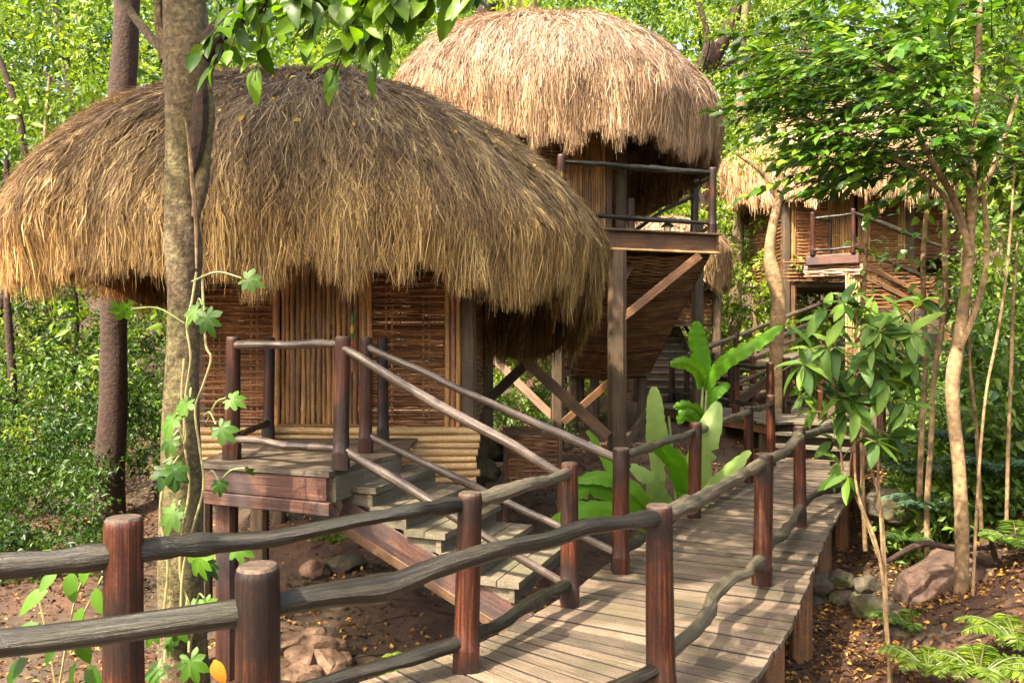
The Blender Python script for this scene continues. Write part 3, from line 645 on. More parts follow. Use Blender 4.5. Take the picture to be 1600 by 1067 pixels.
# lantern on the balcony
lp = at(1043, 360, 13.3); ln = thing('lantern', (lp[0], lp[1], 3.5), 'small glass lantern with dark cap on the middle balcony', 'lantern')
MB().tube([(lp[0], lp[1], 3.5), (lp[0], lp[1], 3.53)], .075, 14).build('base', M_METAL, ln)
MB().tube([(lp[0], lp[1], 3.53), (lp[0], lp[1], 3.6), (lp[0], lp[1], 3.68)], [.055, .065, .05], 14).build('glass_chimney', M_GLASS, ln)
MB().tube([(lp[0], lp[1], 3.68), (lp[0], lp[1], 3.69), (lp[0], lp[1], 3.74), (lp[0], lp[1], 3.78)], [.11, .11, .045, .04], 14).build('cap', M_METAL, ln)

# covered stair rising to the balcony
s2 = thing('balcony_stair', at(950, 590, 16.3), 'steep dark stair with woven underside rising to the middle hut balcony', 'staircase')
tl, tr_ = at(948, 396, 12.35), at(1106, 394, 12.85); bl, br = at(893, 588, 16.3), at(1008, 588, 16.3)
ROD_SHIFT[0] = True; nr = 96; mb = MB(); rg2 = random.Random(3)
for i in range(nr):
    t = (i + .5) / nr; a = tl + (bl - tl) * t; b = tr_ + (br - tr_) * t; m = 8; c0 = rg2.uniform(.7, 1.2)
    mb.tube([a + (b - a) * q + V3(0, 0, rg2.uniform(-.01, .01) - .06 * math.sin(math.pi * max(0, min(1, q))) - .04 * math.sin(math.pi * t) + .016 * math.sin(q * 18 + (i % 2) * 3.14)) for q in np.linspace(-.01, 1.01, m)], [.024 * c0] * m, 5, True, 0, i)
ROD_SHIFT[0] = False
tag(mb.build('woven_underside', M_WITHY, s2), kind='stuff')
for q in (0, 1):
    a, b = (tl, bl) if q == 0 else (tr_, br); sd = nrm(tr_ - tl) * (.03 if q else -.03)
    MB().beam(a + sd + V3(0, 0, .12), b + sd + V3(0, 0, .12), .05, .26).build('stringer', M_DARK, s2)
for i in range(12):
    t = (i + .6) / 12; a = tl + (bl - tl) * t + V3(0, 0, .16); b = tr_ + (br - tr_) * t + V3(0, 0, .16)
    e_ = nrm(b - a) * .17; MB().beam(a - e_, b, .29, .04).build('tread', M_TREAD, s2)
    MB().beam(a - e_ * .95 + V3(0, .12, -.09), b + V3(0, .12, -.09), .03, .15).build('riser', M_FASCIA, s2)
MB().beam(at(890, 560, 16.2) , at(955, 440, 13.2), .07, .14).build('outer_stringer', M_BEAM, s2)
MB().beam(at(880, 582, 16.2), at(1014, 582, 16.2), .16, .14).build('landing_beam', M_DARK, s2)
p = at(945, 578, 16.8); MB().slab([(p[0] - .85, 16.3), (p[0] + .85, 16.3), (p[0] + .85, 17.6), (p[0] - .85, 17.6)], 1.24, 1.29).build('landing', M_TREAD, s2, smooth=False)
for px in (896, 929, 1003): q = at(px, 533, 16.3); stilt(s2, q[0], q[1], 1.15, .17, M_DARK)
q0 = at(878, 578, 16.25); 
for px in (872,): q = at(px, 533, 16.3); post(s2, q[0], q[1], 1.25, 1.0, .07, M_DARK, 71, False)
wattle(s2, 0, .42, 1.35, 1.95, at(903, 533, 16.1) * V3(1, 1, 0), (1, 0, 0), (0, -1, 0), 2, .02, 33, M_POLE)

# woven bin below the middle hut
wbn = thing('woven_bin', (.25, 10.5, 0), 'low woven wattle bin beside the stair foot and rocks', 'bin')
wattle(wbn, -.08, .60, .12, .66, (0, 10.45, 0), (1, 0, 0), (0, -1, 0), 3, .016, 21)
wattle(wbn, 0, .55, .12, .66, (-.08, 10.47, 0), (0, 1, 0), (-1, 0, 0), 3, .016, 22); wattle(wbn, 0, .55, .12, .66, (.60, 10.47, 0), (0, 1, 0), (1, 0, 0), 3, .016, 23)
MB().beam((-.12, 10.44, .69), (.65, 10.44, .69), .06, .045).build('top_rail', M_BEAM, wbn); MB().beam((-.12, 11.0, .69), (.65, 11.0, .69), .06, .045).build('top_rail', M_BEAM, wbn)
for x in (-.08, .6): stilt(wbn, x, 10.45, .69, .06, M_BEAM, name='corner_stake')

# ------------------------------------------------------------------ upper walkway and stairs beyond the boardwalk end
bs = thing('boardwalk_step', (4.8, 13.3, 0), 'short flight of steps at the far end of the boardwalk', 'steps')
dpath = nrm(V3(.48, .877)); npath = V3(-dpath[1], dpath[0])
for i in range(3):
    c = V3(4.75, 13.15) + dpath * (.12 + i * .3); a = c + npath * .7; b = c - npath * .8
    MB().slab([a, b, b + dpath * .3, a + dpath * .3], .125 + i * .17, .165 + i * .17).build('tread', M_TREAD, bs, smooth=False)
    MB().slab([a + dpath * .25, b + dpath * .25, b + dpath * .28, a + dpath * .28], i * .17 - .03, .12 + i * .17).build('riser', M_FASCIA, bs, smooth=False)
ud, UC, UN = deck('upper_boardwalk', 'higher plank walkway turning back under the trees', [(5.2, 14.1), (4.9, 15.2), (4.25, 16.8), (3.7, 18.4)], 1.0, 1.05, .5, .16, M_TREAD, seed=4)
for i in range(2, len(UC) - 1, 9):
    for off in (.85, -.9):
        p = UC[i] + UN[i] * off; stilt(ud, p[0], p[1], .46, .15, M_DARK)
for i in range(0, len(UC) - 5, 5):
    MB().beam((*(UC[i] + UN[i] * .93), .38), (*(UC[i + 5] + UN[i + 5] * .93), .38), .06, .16).build('bearer', M_BEAM, ud)
ur = thing('upper_railing', (4.4, 16, .5), 'dark railing around the higher walkway behind the banana plant', 'railing')
ups = [at(1204, 533, 13.9)[:2], at(1150, 533, 15.6)[:2], at(1086, 533, 17.2)[:2], at(1050, 533, 18.6)[:2]]
for i, p in enumerate(ups): post(ur, *p, .5, 1.0, .07, M_POST, 80 + i, False)
for i in range(3):
    rail(ur, V3(*ups[i], 1.42), V3(*ups[i + 1], 1.42), .045, seed=90 + i); rail(ur, V3(*ups[i], .72), V3(*ups[i + 1], .72), .045, seed=95 + i)
ups2 = [at(1285, 533, 14.4)[:2], at(1229, 533, 15.6)[:2], at(1176, 533, 17.5)[:2], at(1134, 533, 19.2)[:2]]
for i, p in enumerate(ups2): post(ur, *p, .5, 1.05, .07, M_POST, 84 + i, False)
for i in range(3):
    if i != 1: rail(ur, V3(*ups2[i], 1.42), V3(*ups2[i + 1], 1.42), .045, seed=70 + i); rail(ur, V3(*ups2[i], .72), V3(*ups2[i + 1], .72), .045, seed=75 + i)
# wide stair going up behind
us = thing('forest_stair', (3.6, 18.6, .5), 'wide dark wooden stair climbing away behind the banana leaves', 'staircase')
for i in range(11):
    c = V3(3.62, 18.6) + V3(-.05, .97) * (.28 * i); z_ = .66 + .16 * i
    MB().slab([c + [-.72, 0], c + [.72, 0], c + [.72, .3], c + [-.72, .3]], z_ - .035, z_).build('tread', M_TREAD, us, smooth=False)
    MB().slab([c + [-.72, .02], c + [.72, .02], c + [.72, .05], c + [-.72, .05]], z_ - .155, z_ - .036).build('riser', M_DARK, us, smooth=False)
for sx in (-.78, .78):
    MB().beam((3.62 + sx, 18.55, .5), (3.47 + sx, 21.6, 2.26), .06, .28).build('stringer', M_DARK, us)
    for t in (0, .5, 1): post(us, 3.62 + sx * 1.1 - .15 * t, 18.6 + 3 * t, .5 + 1.75 * t, 1.1, .065, M_POST, int(100 + t * 9 + sx * 5), False)
    rail(us, (3.62 + sx * 1.1, 18.6, 1.5), (3.47 + sx * 1.1, 21.6, 3.25), .05, M_RAIL, .04, 110 + int(sx * 3)); rail(us, (3.62 + sx * 1.1, 18.6, .95), (3.47 + sx * 1.1, 21.6, 2.65), .045, M_RAIL, .04, 113 + int(sx * 3))
# stair and walkway rising right to the far hut
ws = thing('far_hut_walkway', (5.2, 16.6, .5), 'railed stair and walkway rising right towards the far hut', 'walkway')
for i in range(5):
    c = V3(4.42, 17.1) + V3(.82, .572) * (.3 * i); pv = V3(-.572, .82); z_ = .66 + .15 * i
    MB().slab([c - pv * .1, c + V3(.82, .572) * .3 - pv * .1, c + V3(.82, .572) * .3 + pv * 1.1, c + pv * 1.1], z_ - .04, z_).build('tread', M_TREAD, ws, smooth=False)
for off in (-.1, 1.1):
    pv = V3(-.572, .82); a = V3(4.42, 17.1) + pv * off; b = a + V3(.82, .572) * 1.55; c = a + V3(.82, .572) * 4.8
    MB().beam((*a, .52), (*b, 1.2), .06, .2).build('stringer', M_DARK, ws); MB().beam((*b, 1.2), (*c, 1.62), .06, .2).build('bearer', M_DARK, ws)
    for t in (0, .33, .66, 1): q = a + (c - a) * t; post(ws, *q, .4 + 1.2 * t ** .8, 1.15, .065, M_POST, int(120 + t * 10 + off * 3), False)
    rail(ws, (*a, 1.55), (*c, 2.80), .05, M_SRAIL, .05, 131 + int(off * 3)); rail(ws, (*a, .95), (*c, 2.15), .045, M_SRAIL, .05, 135 + int(off * 3))
    for t in (.35, .7, 1): q = a + (c - a) * t; stilt(ws, *q, 1.1 + .3 * t, .15, M_DARK)
for i in range(22):
    pv = V3(-.572, .82); c = V3(4.42, 17.1) + V3(.82, .572) * (1.55 + .15 * i); z_ = 1.33 + .42 * i / 22
    MB().slab([c - pv * .15, c - pv * .15 + V3(.82, .572) * .142, c + pv * 1.15 + V3(.82, .572) * .142, c + pv * 1.15], z_ - .04, z_).build('plank', M_TREAD, ws, smooth=False)

# ------------------------------------------------------------------ far hut on the right
h3 = thing('thatched_hut', (8.6, 21.5, .8), 'far thatched hut on the right half hidden by leafy branches', 'hut')
D3 = Dome(9.1, 22.3, 3.35, 3.2, 8.0, 6.35, {270: 5.55, 300: 5.6, 0: 5.6, 60: 5.1, 120: 5.1, 180: 5.6, 200: 5.5, 225: 5.45, 250: 5.5}, 2.1, 1.7)
roof(h3, D3, 36000, 9, [(.11, .068, .042), (.33, .235, .155), (.64, .51, .38), (.30, .235, .18)], lambda a, d, D: np.clip(.6 - d / 4, 0, 1), .021, fringe=.35)
Y3 = 20.6
def x3(px, d=Y3): return (px - 800) / FPX * d
wattle(h3, x3(1243), x3(1292), 3.9, 5.6, (0, Y3, 0), (1, 0, 0), (0, -1, 0), 2, .024, 41); wattle(h3, x3(1360), x3(1403), 3.9, 5.6, (0, Y3, 0), (1, 0, 0), (0, -1, 0), 2, .024, 42)
wattle(h3, x3(1424), x3(1500), 3.9, 5.6, (0, Y3, 0), (1, 0, 0), (0, -1, 0), 2, .024, 47)
poles(h3, x3(1232), x3(1243), 3.7, 5.6, (0, Y3 - .02, 0), (1, 0, 0), (0, -1, 0), .03, 5); poles(h3, x3(1292), x3(1334), 3.9, 5.6, (0, Y3, 0), (1, 0, 0), (0, -1, 0), .026, 6); poles(h3, x3(1403), x3(1416), 3.8, 5.6, (0, Y3 - .02, 0), (1, 0, 0), (0, -1, 0), .03, 7)
poles(h3, x3(1340), x3(1358), 3.9, 5.6, (0, Y3, 0), (1, 0, 0), (0, -1, 0), .026, 8)
for px in (1228, 1421): stilt(h3, x3(px), Y3, 5.6, .2, M_DARK, name='corner_post')
wattle(h3, x3(1222), x3(1430), 3.32, 3.88, (0, Y3 - .08, 0), (1, 0, 0), (0, -1, 0), 5, .026, 43); wattle(h3, 0, 2.8, 3.32, 5.4, (x3(1222), Y3, 0), (0, 1, 0), (-1, 0, 0), 5, .026, 44)
wattle(h3, 0, 2.8, 3.32, 5.4, (x3(1500), Y3, 0), (0, 1, 0), (1, 0, 0), 5, .026, 48)
MB().slab([(x3(1222), Y3), (x3(1500), Y3), (x3(1500), Y3 + 2.8), (x3(1222), Y3 + 2.8)], 3.2, 3.32).build('floor', M_DARK, h3, smooth=False)
for px, dd in ((1236, 20.7), (1345, 22.5), (1420, 20.7), (1490, 20.7)): stilt(h3, x3(px), dd, 3.3, .28, M_BEAM)
pa, pb = at(1260, 400, 19.6), at(1342, 396, 18.9)
MB().slab([pa[:2], pb[:2], pb[:2] + V3(.35, 1.7), pa[:2] + V3(.35, 1.05)], 3.80, 3.87).build('balcony', M_PLANK, h3, smooth=False)
MB().beam((*pa[:2], 3.74), (*pb[:2], 3.74), .06, .20).build('fascia_board', M_FASCIA, h3)
wattle(h3, 0, 1.3, 3.36, 3.62, (pa[0], pa[1] + .1, 0), (pb[0] - pa[0], pb[1] - pa[1], 0), (0, -1, 0), 3, .024, 45)
q = at(1331, 430, 19.1); poles(h3, -.15, .17, 1.2, 3.4, (q[0], q[1], 0), (1, 0, 0), (0, -1, 0), .03, 9, M_LOG, 'pale_post_pole')
st0, st1 = at(1345, 412, 19.1), at(1480, 478, 19.0)
wattle(h3, 0, 2.1, 2.6, 3.35, (st0[0] + .1, st0[1], 0), (1, 0, 0), (0, -1, 0), 4, .026, 46)
for zz in (0, .25): MB().beam(st0 + V3(0, 0, -zz), st1 + V3(0, 0, -zz), .06, .12).build('stair_stringer', M_BEAM, h3)
r3 = thing('balcony_railing', (*pb[:2], 3.87), 'thin railing and sloping stair rail of the far right hut', 'railing')
for px, py, d in ((1270, 402, 19.5), (1333, 396, 18.95), (1296, 396, 20.3)): q = at(px, 533, d); post(r3, q[0], q[1], 3.87, 1.0, .055, M_POST, px, False)
rail(r3, at(1270, 342, 19.5), at(1333, 334, 18.95), .034, seed=141, bend=.02); rail(r3, at(1270, 392, 19.5), at(1333, 386, 18.95), .034, seed=142, bend=.02)
rail(r3, at(1333, 333, 18.95), at(1478, 388, 18.6), .055, seed=143, bend=.03); rail(r3, at(1333, 384, 18.95), at(1440, 432, 18.6), .05, seed=144, bend=.03); rail(r3, at(1270, 342, 19.5), at(1297, 345, 20.3), .03, seed=145)
post(r3, *at(1478, 388, 18.6)[:2], 2.6, 1.5, .055, M_POST, 777, False)
# small hut tucked behind the balcony
h4 = thing('thatched_hut', (4.1, 21.0, .5), 'small low thatched hut glimpsed behind the middle balcony', 'hut')
D4 = Dome(3.75, 20.8, 1.65, 1.6, 4.9, 3.95, {270: 3.3, 0: 3.25, 90: 3.2, 180: 3.3}, 2.1, 1.9)
roof(h4, D4, 9000, 12, [(.09, .055, .03), (.25, .17, .10), (.46, .35, .23), (.24, .18, .13)], lambda a, d, D: np.clip(.5 - d / 4, 0, 1), .026)
for x, y in ((2.9, 19.9), (4.9, 19.9), (2.9, 21.8), (4.9, 21.8)): stilt(h4, x, y, 3.8, .2, M_DARK)
wattle(h4, 0, 2.0, 2.2, 3.6, (2.9, 20.0, 0), (1, 0, 0), (0, -1, 0), 4, .026, 51)

# ------------------------------------------------------------------ foliage tools
def unit(a): return a / (np.linalg.norm(a, axis=-1)[..., None] + 1e-9)
def leaf_arrays(Pp, Dd, Nn, Ln, Wd, colr, kind='near', droop=.25):
    """leaf geometry: 'near' = 7 vertices 6 faces, 'far' = 4 vertices 2 faces"""
    n = len(Pp); Dd = unit(Dd); S = unit(np.cross(Dd, Nn)); U = np.cross(S, Dd); Ln = np.broadcast_to(Ln, n)[:, None]; Wd = np.broadcast_to(Wd, n)[:, None] / 2
    if kind == 'far':
        v = np.stack([Pp, Pp + Dd * Ln * .45 + S * Wd + U * Wd * .25, Pp + Dd * Ln - U * Ln * droop, Pp + Dd * Ln * .45 - S * Wd + U * Wd * .25], 1)
        f = [(0, 1, 2), (0, 2, 3)]
    else:
        m = Pp + Dd * Ln * .5 - U * Ln * .02; t = Pp + Dd * Ln - U * Ln * droop
        e1 = Pp + Dd * Ln * .26 + U * Wd * .28; e2 = Pp + Dd * Ln * .66 + U * (Wd * .22 - Ln * droop * .35)
        v = np.stack([Pp, m, t, e1 + S * Wd, e2 + S * Wd * .82, e1 - S * Wd, e2 - S * Wd * .82], 1)
        f = [(0, 1, 3), (1, 4, 3), (1, 2, 4), (0, 5, 1), (1, 5, 6), (1, 6, 2)]
    k = v.shape[1]; b = (np.arange(n) * k)[:, None, None]; idx = (np.array(f)[None] + b).reshape(-1, 3)
    return v.reshape(-1, 3), idx, np.repeat(colr, k, 0)
def leaf_mesh(name, parts, mat, org=None):
    vs_, ix, cs, o = [], [], [], 0
    for v, i, c in parts: vs_.append(v); ix.append(i + o); cs.append(c); o += len(v)
    me = np_mesh(name, np.concatenate(vs_), 3, np.concatenate(ix), np.concatenate(cs), org); me.materials.append(mat); return me
def mixcol(t, stops):
    t = np.clip(np.asarray(t), 0, 1); xs = np.linspace(0, 1, len(stops)); s = np.array(stops)
    return np.stack([np.interp(t, xs, s[:, k]) for k in range(3)], -1)
G_BRIGHT = [(.035, .075, .008), (.12, .20, .018), (.26, .33, .04)]
G_PALE = [(.10, .15, .02), (.26, .32, .06), (.48, .52, .20)]  # glare of over-lit gaps in the foliage put into the leaf colour
G_MID = [(.018, .048, .009), (.06, .125, .016), (.15, .23, .035)]
G_DARK = [(.007, .023, .005), (.022, .062, .010), (.075, .135, .022)]
G_BLUE = [(.018, .050, .030), (.045, .105, .062), (.10, .19, .11)]
def clumps(rng, centers, rad, nleaf, size, pal, kind='far', up=.55, tone_c=.45, flat_=.75):
    """leaf clumps: around each centre a loose ball of leaves"""
    n = len(centers) * nleaf; c = np.repeat(centers, nleaf, 0); r = np.repeat(np.broadcast_to(rad, len(centers)), nleaf)
    o = unit(rng.randn(n, 3)) * (rng.rand(n) ** .45)[:, None]; o[:, 2] *= flat_
    Pp = c + o * r[:, None]
    Dd = unit(o * .6 + rng.randn(n, 3) * .6 + np.array([0, 0, -.25])); Nn = unit(rng.randn(n, 3) * (1 - up) + np.array([0, 0, 1]) * up + o * .2)
    sz = size * rng.uniform(.6, 1.3, n); t = tone_c * np.repeat(rng.rand(len(centers)), nleaf) + (1 - tone_c) * rng.rand(n)
    return leaf_arrays(Pp, Dd, Nn, sz, sz * rng.uniform(.38, .6, n), mixcol(t, pal), kind)
def blob_points(rng, n, c, r, shell=.5):
    o = unit(rng.randn(n, 3)) * (shell + (1 - shell) * rng.rand(n) ** .5)[:, None]
    return np.array(c) + o * np.array(r)

# ------------------------------------------------------------------ woodland behind (reads as one mass)
rng = np.random.RandomState(21); parts = []
def curtain(x0, x1, d0, d1, n, size, pal, nl=60, zlo=0, gap=.25, rad=(.5, 1.0)):
    px = rng.uniform(x0, x1, n); d = rng.uniform(d0, d1, n); x = (px - 800) / FPX * d; g = gh(x, d); top = CZ + .44 * d
    z = g + zlo + rng.rand(n) * (top - g - zlo); k = np.sin(x * .9 + d * .4) * np.sin(z * 1.1 + d * .5) > -1 + 2 * gap * rng.rand(n)
    ce = np.stack([x, d, z], 1)[k]; tone = .5 + .5 * np.sin(ce[:, 0] * .7 + 3) * np.sin(ce[:, 2] * .9 + ce[:, 1])
    for lo, hi, p in ((-1, .35, pal[0]), (.35, .7, pal[1]), (.7, 2, pal[2])):
        c = ce[(tone > lo) & (tone <= hi)]
        if len(c): parts.append(clumps(rng, c, rng.uniform(*rad, len(c)), nl, size, p))
curtain(-200, 1800, 36, 46, 520, .42, (G_BRIGHT, G_MID, G_DARK), 60, 0, .2, (.9, 1.6))
curtain(-260, 1860, 50, 62, 700, .75, (G_MID, G_BRIGHT, G_DARK), 60, 0, .12, (1.6, 2.8))
curtain(-200, 1800, 26, 34, 420, .24, (G_BRIGHT, G_DARK, G_MID), 70, 1, .45, (.5, 1.0))
curtain(-180, 330, 15, 23, 260, .11, (G_BRIGHT, G_DARK, G_MID), 110, 1.5, .5, (.35, .8))
curtain(-180, 330, 13, 18, 60, .22, (G_MID, G_BRIGHT, G_DARK), 40, 2.2, .4, (.4, .7))
curtain(1040, 1300, 23.5, 28, 190, .16, (G_PALE, G_MID, G_BRIGHT), 80, 1, .5, (.35, .75))
curtain(1400, 1800, 25, 30, 160, .2, (G_BRIGHT, G_MID, G_DARK), 70, .6, .4, (.5, .9))
curtain(1510, 1800, 12.5, 19, 270, .15, (G_BRIGHT, G_MID, G_DARK), 70, .6, .5, (.4, .8))
curtain(480, 720, 21, 28, 110, .18, (G_BRIGHT, G_MID, G_BRIGHT), 80, 5, .3, (.4, .9))
curtain(700, 980, 19, 26, 120, .15, (G_PALE, G_BRIGHT, G_MID), 80, 0, .4, (.4, .8))
me = leaf_mesh('woodland', parts, M_LEAF); tag(link('woodland', me), 'sunlit yellow-green woodland massed behind the huts', 'woodland', kind='stuff')

def undergrowth(name, label, seed, regions, mat=M_LEAF):
    rng = np.random.RandomState(seed); parts = []
    for (x0, x1, d0, d1, n, hmax, size, pal, nl, kind) in regions:
        px = rng.uniform(x0, x1, n); d = np.sqrt(rng.uniform(d0 ** 2, d1 ** 2, n)); x = (px - 800) / FPX * d
        g = gh(x, d); z = g + rng.rand(n) ** 1.4 * hmax
        parts.append(clumps(rng, np.stack([x, d, z], 1), rng.uniform(.16, .42, n), nl, size, pal, kind))
    me = leaf_mesh(name, parts, mat); return tag(link(name, me), label, 'undergrowth', kind='stuff')
undergrowth('undergrowth', 'dense small-leaved undergrowth left of the front hut', 31, [
    (-120, 160, 8.5, 14, 190, 1.5, .075, G_DARK, 80, 'far'), (-120, 330, 11.5, 22, 300, 2.1, .10, G_DARK, 70, 'far'), (-120, 330, 11.5, 22, 120, 2.2, .10, G_MID, 60, 'far'), (-120, 260, 12, 20, 60, 2.4, .10, G_BRIGHT, 60, 'far')])  # mostly dark palettes: the shade on this side put into the leaf colour
undergrowth('undergrowth', 'tangle of green leaves on the slope right of the boardwalk', 32, [
    (1440, 1680, 8.8, 12, 150, 1.0, .10, G_MID, 60, 'far'), (1400, 1520, 11, 17, 120, 1.1, .13, G_MID, 60, 'far'), (1510, 1700, 11, 17, 170, 2.6, .13, G_MID, 60, 'far'), (1500, 1680, 8.8, 12, 90, 2.2, .15, G_MID, 40, 'near'), (1390, 1500, 9.2, 11, 40, .8, .09, G_BRIGHT, 50, 'far')])
undergrowth('undergrowth', 'bright shrubbery seen through the stilts of the middle hut', 33, [
    (690, 980, 17, 24, 200, 2.6, .13, G_BRIGHT, 60, 'far'), (980, 1300, 20, 28, 260, 4.5, .16, G_BRIGHT, 60, 'far'), (720, 900, 15.5, 18, 50, .9, .10, G_MID, 50, 'far')])

# ------------------------------------------------------------------ trees
def limb_pts(pxs, d):
    return [at(px, py, (d if np.isscalar(d) else d[i])) for i, (px, py) in enumerate(pxs)]
def smooth_tube(pts, rad, n=14, lump=.06, seed=0, sub=5):
    pts = np.array(pts, float); q = catmull(np.c_[pts, rad], sub); return MB().tube(q[:, :3], np.maximum(q[:, 3], .003), n, True, lump, seed)
# the big tree in front of the first hut
d1 = 5.7; k1 = d1 / FPX / 2
t1 = thing('forest_tree', at(283, 1120, d1), 'thick grey-barked tree with long hollow in front of the first hut', 'tree')
tp = [(285, 1160, 115), (286, 1060, 96), (283, 900, 80), (283, 760, 74), (283, 640, 66), (286, 540, 60), (287, 450, 58), (287, 395, 66), (284, 320, 58), (286, 240, 62), (292, 165, 80), (294, 110, 92), (292, 50, 84), (286, -40, 74), (270, -190, 66), (240, -420, 52), (200, -700, 36)]
smooth_tube([at(a, b, d1) for a, b, c in tp], [c * k1 * .84 for a, b, c in tp], 18, .07, 5).build('trunk', M_BARK, t1)
hp = [(315, 118, 10), (313, 150, 24), (312, 200, 26), (306, 245, 22), (300, 275, 8)]
smooth_tube([at(a, b, d1 - .10) for a, b, c in hp], [c * k1 for a, b, c in hp], 10, .1, 6).build('hollow', M_HOLE, t1)  # solid dark lump on the trunk, its colour standing for the cavity's shade
sl = [(322, 130, 16), (326, 180, 18), (320, 240, 18), (314, 290, 22), (306, 340, 14)]
smooth_tube([at(a, b, d1 - .06) for a, b, c in sl], [c * k1 for a, b, c in sl], 10, .1, 7).build('hollow_lip', M_BARK, t1)
bb = [(322, 85, 44), (348, 45, 34), (385, 15, 26), (430, -12, 22), (520, -45, 16), (640, -60, 11), (760, -70, 7)]
smooth_tube([at(a, b, d1 - i * .18) for i, (a, b, c) in enumerate(bb)], [c * k1 for a, b, c in bb], 10, .06, 8).build('limb', M_DBARK, t1)
lb = [(262, 95, 26), (250, 45, 16), (246, 0, 14), (240, -80, 12)]
smooth_tube([at(a, b, d1 - .02) for a, b, c in lb], [c * k1 for a, b, c in lb], 8, .06, 9).build('limb', M_BARK, t1)
lb2 = [(280, 95, 22), (245, 70, 16), (225, 45, 15), (205, 20, 14), (150, -60, 12)]
smooth_tube([at(a, b, d1 + .25 + i * .2) for i, (a, b, c) in enumerate(lb2)], [c * k1 for a, b, c in lb2], 8, .06, 10).build('limb', M_BARK, t1)
ar = [(290, 185, 4), (296, 230, 5), (301, 290, 7), (306, 345, 6), (307, 420, 3)]
smooth_tube([at(a, b, d1 - .20) for a, b, c in ar], [c * k1 for a, b, c in ar], 6, .05, 11).build('aerial_root', M_PBARK, t1)
# its unseen crown: leaf clumps set to shade the huts and dapple the walkway
rng = np.random.RandomState(77); parts = []; mbl = MB()
cen = np.concatenate([blob_points(rng, 150, (-4.6, 5.2, 8.6), (3.6, 3.0, 1.5), .1), blob_points(rng, 21, (-2.2, 3.0, 7.4), (3.0, 3.2, 1.1), .1), blob_points(rng, 8, (-6.6, 2.8, 8.4), (2.2, 2.2, 1.2), .1), blob_points(rng, 16, (-.4, 6.6, 8.2), (1.8, 1.6, .8), .1), blob_points(rng, 14, (-1.5, 9.1, 8.3), (1.6, 1.0, .7), .1)])
parts.append(clumps(rng, cen, rng.uniform(.35, .75, len(cen)), 95, .19, G_MID, 'far'))
tag(link('crown', leaf_mesh('crown', parts, M_LEAF, ORG[t1]), t1, ORG[t1]), kind='stuff')
root_ = at(240, -420, d1)
for i in range(0, len(cen), 7):
    mid = (root_ + cen[i]) / 2 + rng.randn(3) * .3; mbl.tube(catmull([root_, mid, cen[i]], 5), np.linspace(.09, .012, 11), 6, False, 0, i)
mbl.build('limbs', M_BARK, t1)

# leaf meshes shared between single leaves
def single_leaf(name, L, W, mat, droop=.25, fold=.3, nseg=6, wave=0, tipw=1.0):
    v, f, uv = [], [], []
    for i in range(nseg + 1):
        t = i / nseg; wd = W / 2 * (math.sin(math.pi * min(1, t ** .8 * .97 + .015)) ** .8) * (1 if t < .98 else .05)
        z = -droop * L * t * t; u = fold * wd + wave * math.sin(t * 9)
        v += [(-wd, L * t, z + u), (0, L * t, z), (wd, L * t, z + u + wave * .7)]
    for i in range(nseg):
        a = i * 3
        for q in (0, 1):
            f.append((a + q, a + q + 1, a + q + 4, a + q + 3)); uv += [((q) * .5, i / nseg), ((q + 1) * .5, i / nseg), ((q + 1) * .5, (i + 1) / nseg), (q * .5, (i + 1) / nseg)]
    me = bpy.data.meshes.new(name); me.from_pydata(v, [], f); l = me.uv_layers.new(name='UVMap'); l.data.foreach_set('uv', np.array(uv, 'f').ravel())
    me.polygons.foreach_set('use_smooth', [True] * len(f)); me.materials.append(mat); return me
def place_leaf(name, me, parent, p, d, n, s=1.0):
    """d: direction of the midrib, n: side that faces up"""
    y = nrm(d); x = nrm(np.cross(y, n)); z = np.cross(x, y)
    o = link(name, me, parent, p)
    m = Matrix(((x[0] * s, y[0] * s, z[0] * s), (x[1] * s, y[1] * s, z[1] * s), (x[2] * s, y[2] * s, z[2] * s)))
    o.rotation_mode = 'QUATERNION'; o.rotation_quaternion = m.to_quaternion(); o.scale = (s, s, s); return o
LB = [single_leaf('branch_leaf', .165, .08, M_GREENL, dr, .3, 6) for dr in (.12, .28, .45)]
rng = np.random.RandomState(14); tw = MB(); nb = 0
spots = [(298, 98, 4.9), (330, 118, 5.0), (352, 95, 4.9), (398, 125, 5.0), (362, 40, 5.0), (430, 62, 4.8), (462, 40, 4.7), (476, 80, 4.8), (505, 152, 4.7), (500, 30, 4.6), (530, 70, 4.6), (545, 25, 4.5), (560, 110, 4.6), (572, 60, 4.5), (585, 128, 4.6), (598, 90, 4.5), (590, 30, 4.4), (610, 15, 4.4), (640, 35, 4.5), (668, 12, 4.5), (700, 22, 4.5), (730, 12, 4.4), (450, 15, 4.7), (405, 15, 4.8), (520, 110, 4.7), (555, 85, 4.4)]
bl_ = np.array([at(a, b, d1 - i * .18) for i, (a, b, c) in enumerate(bb)])
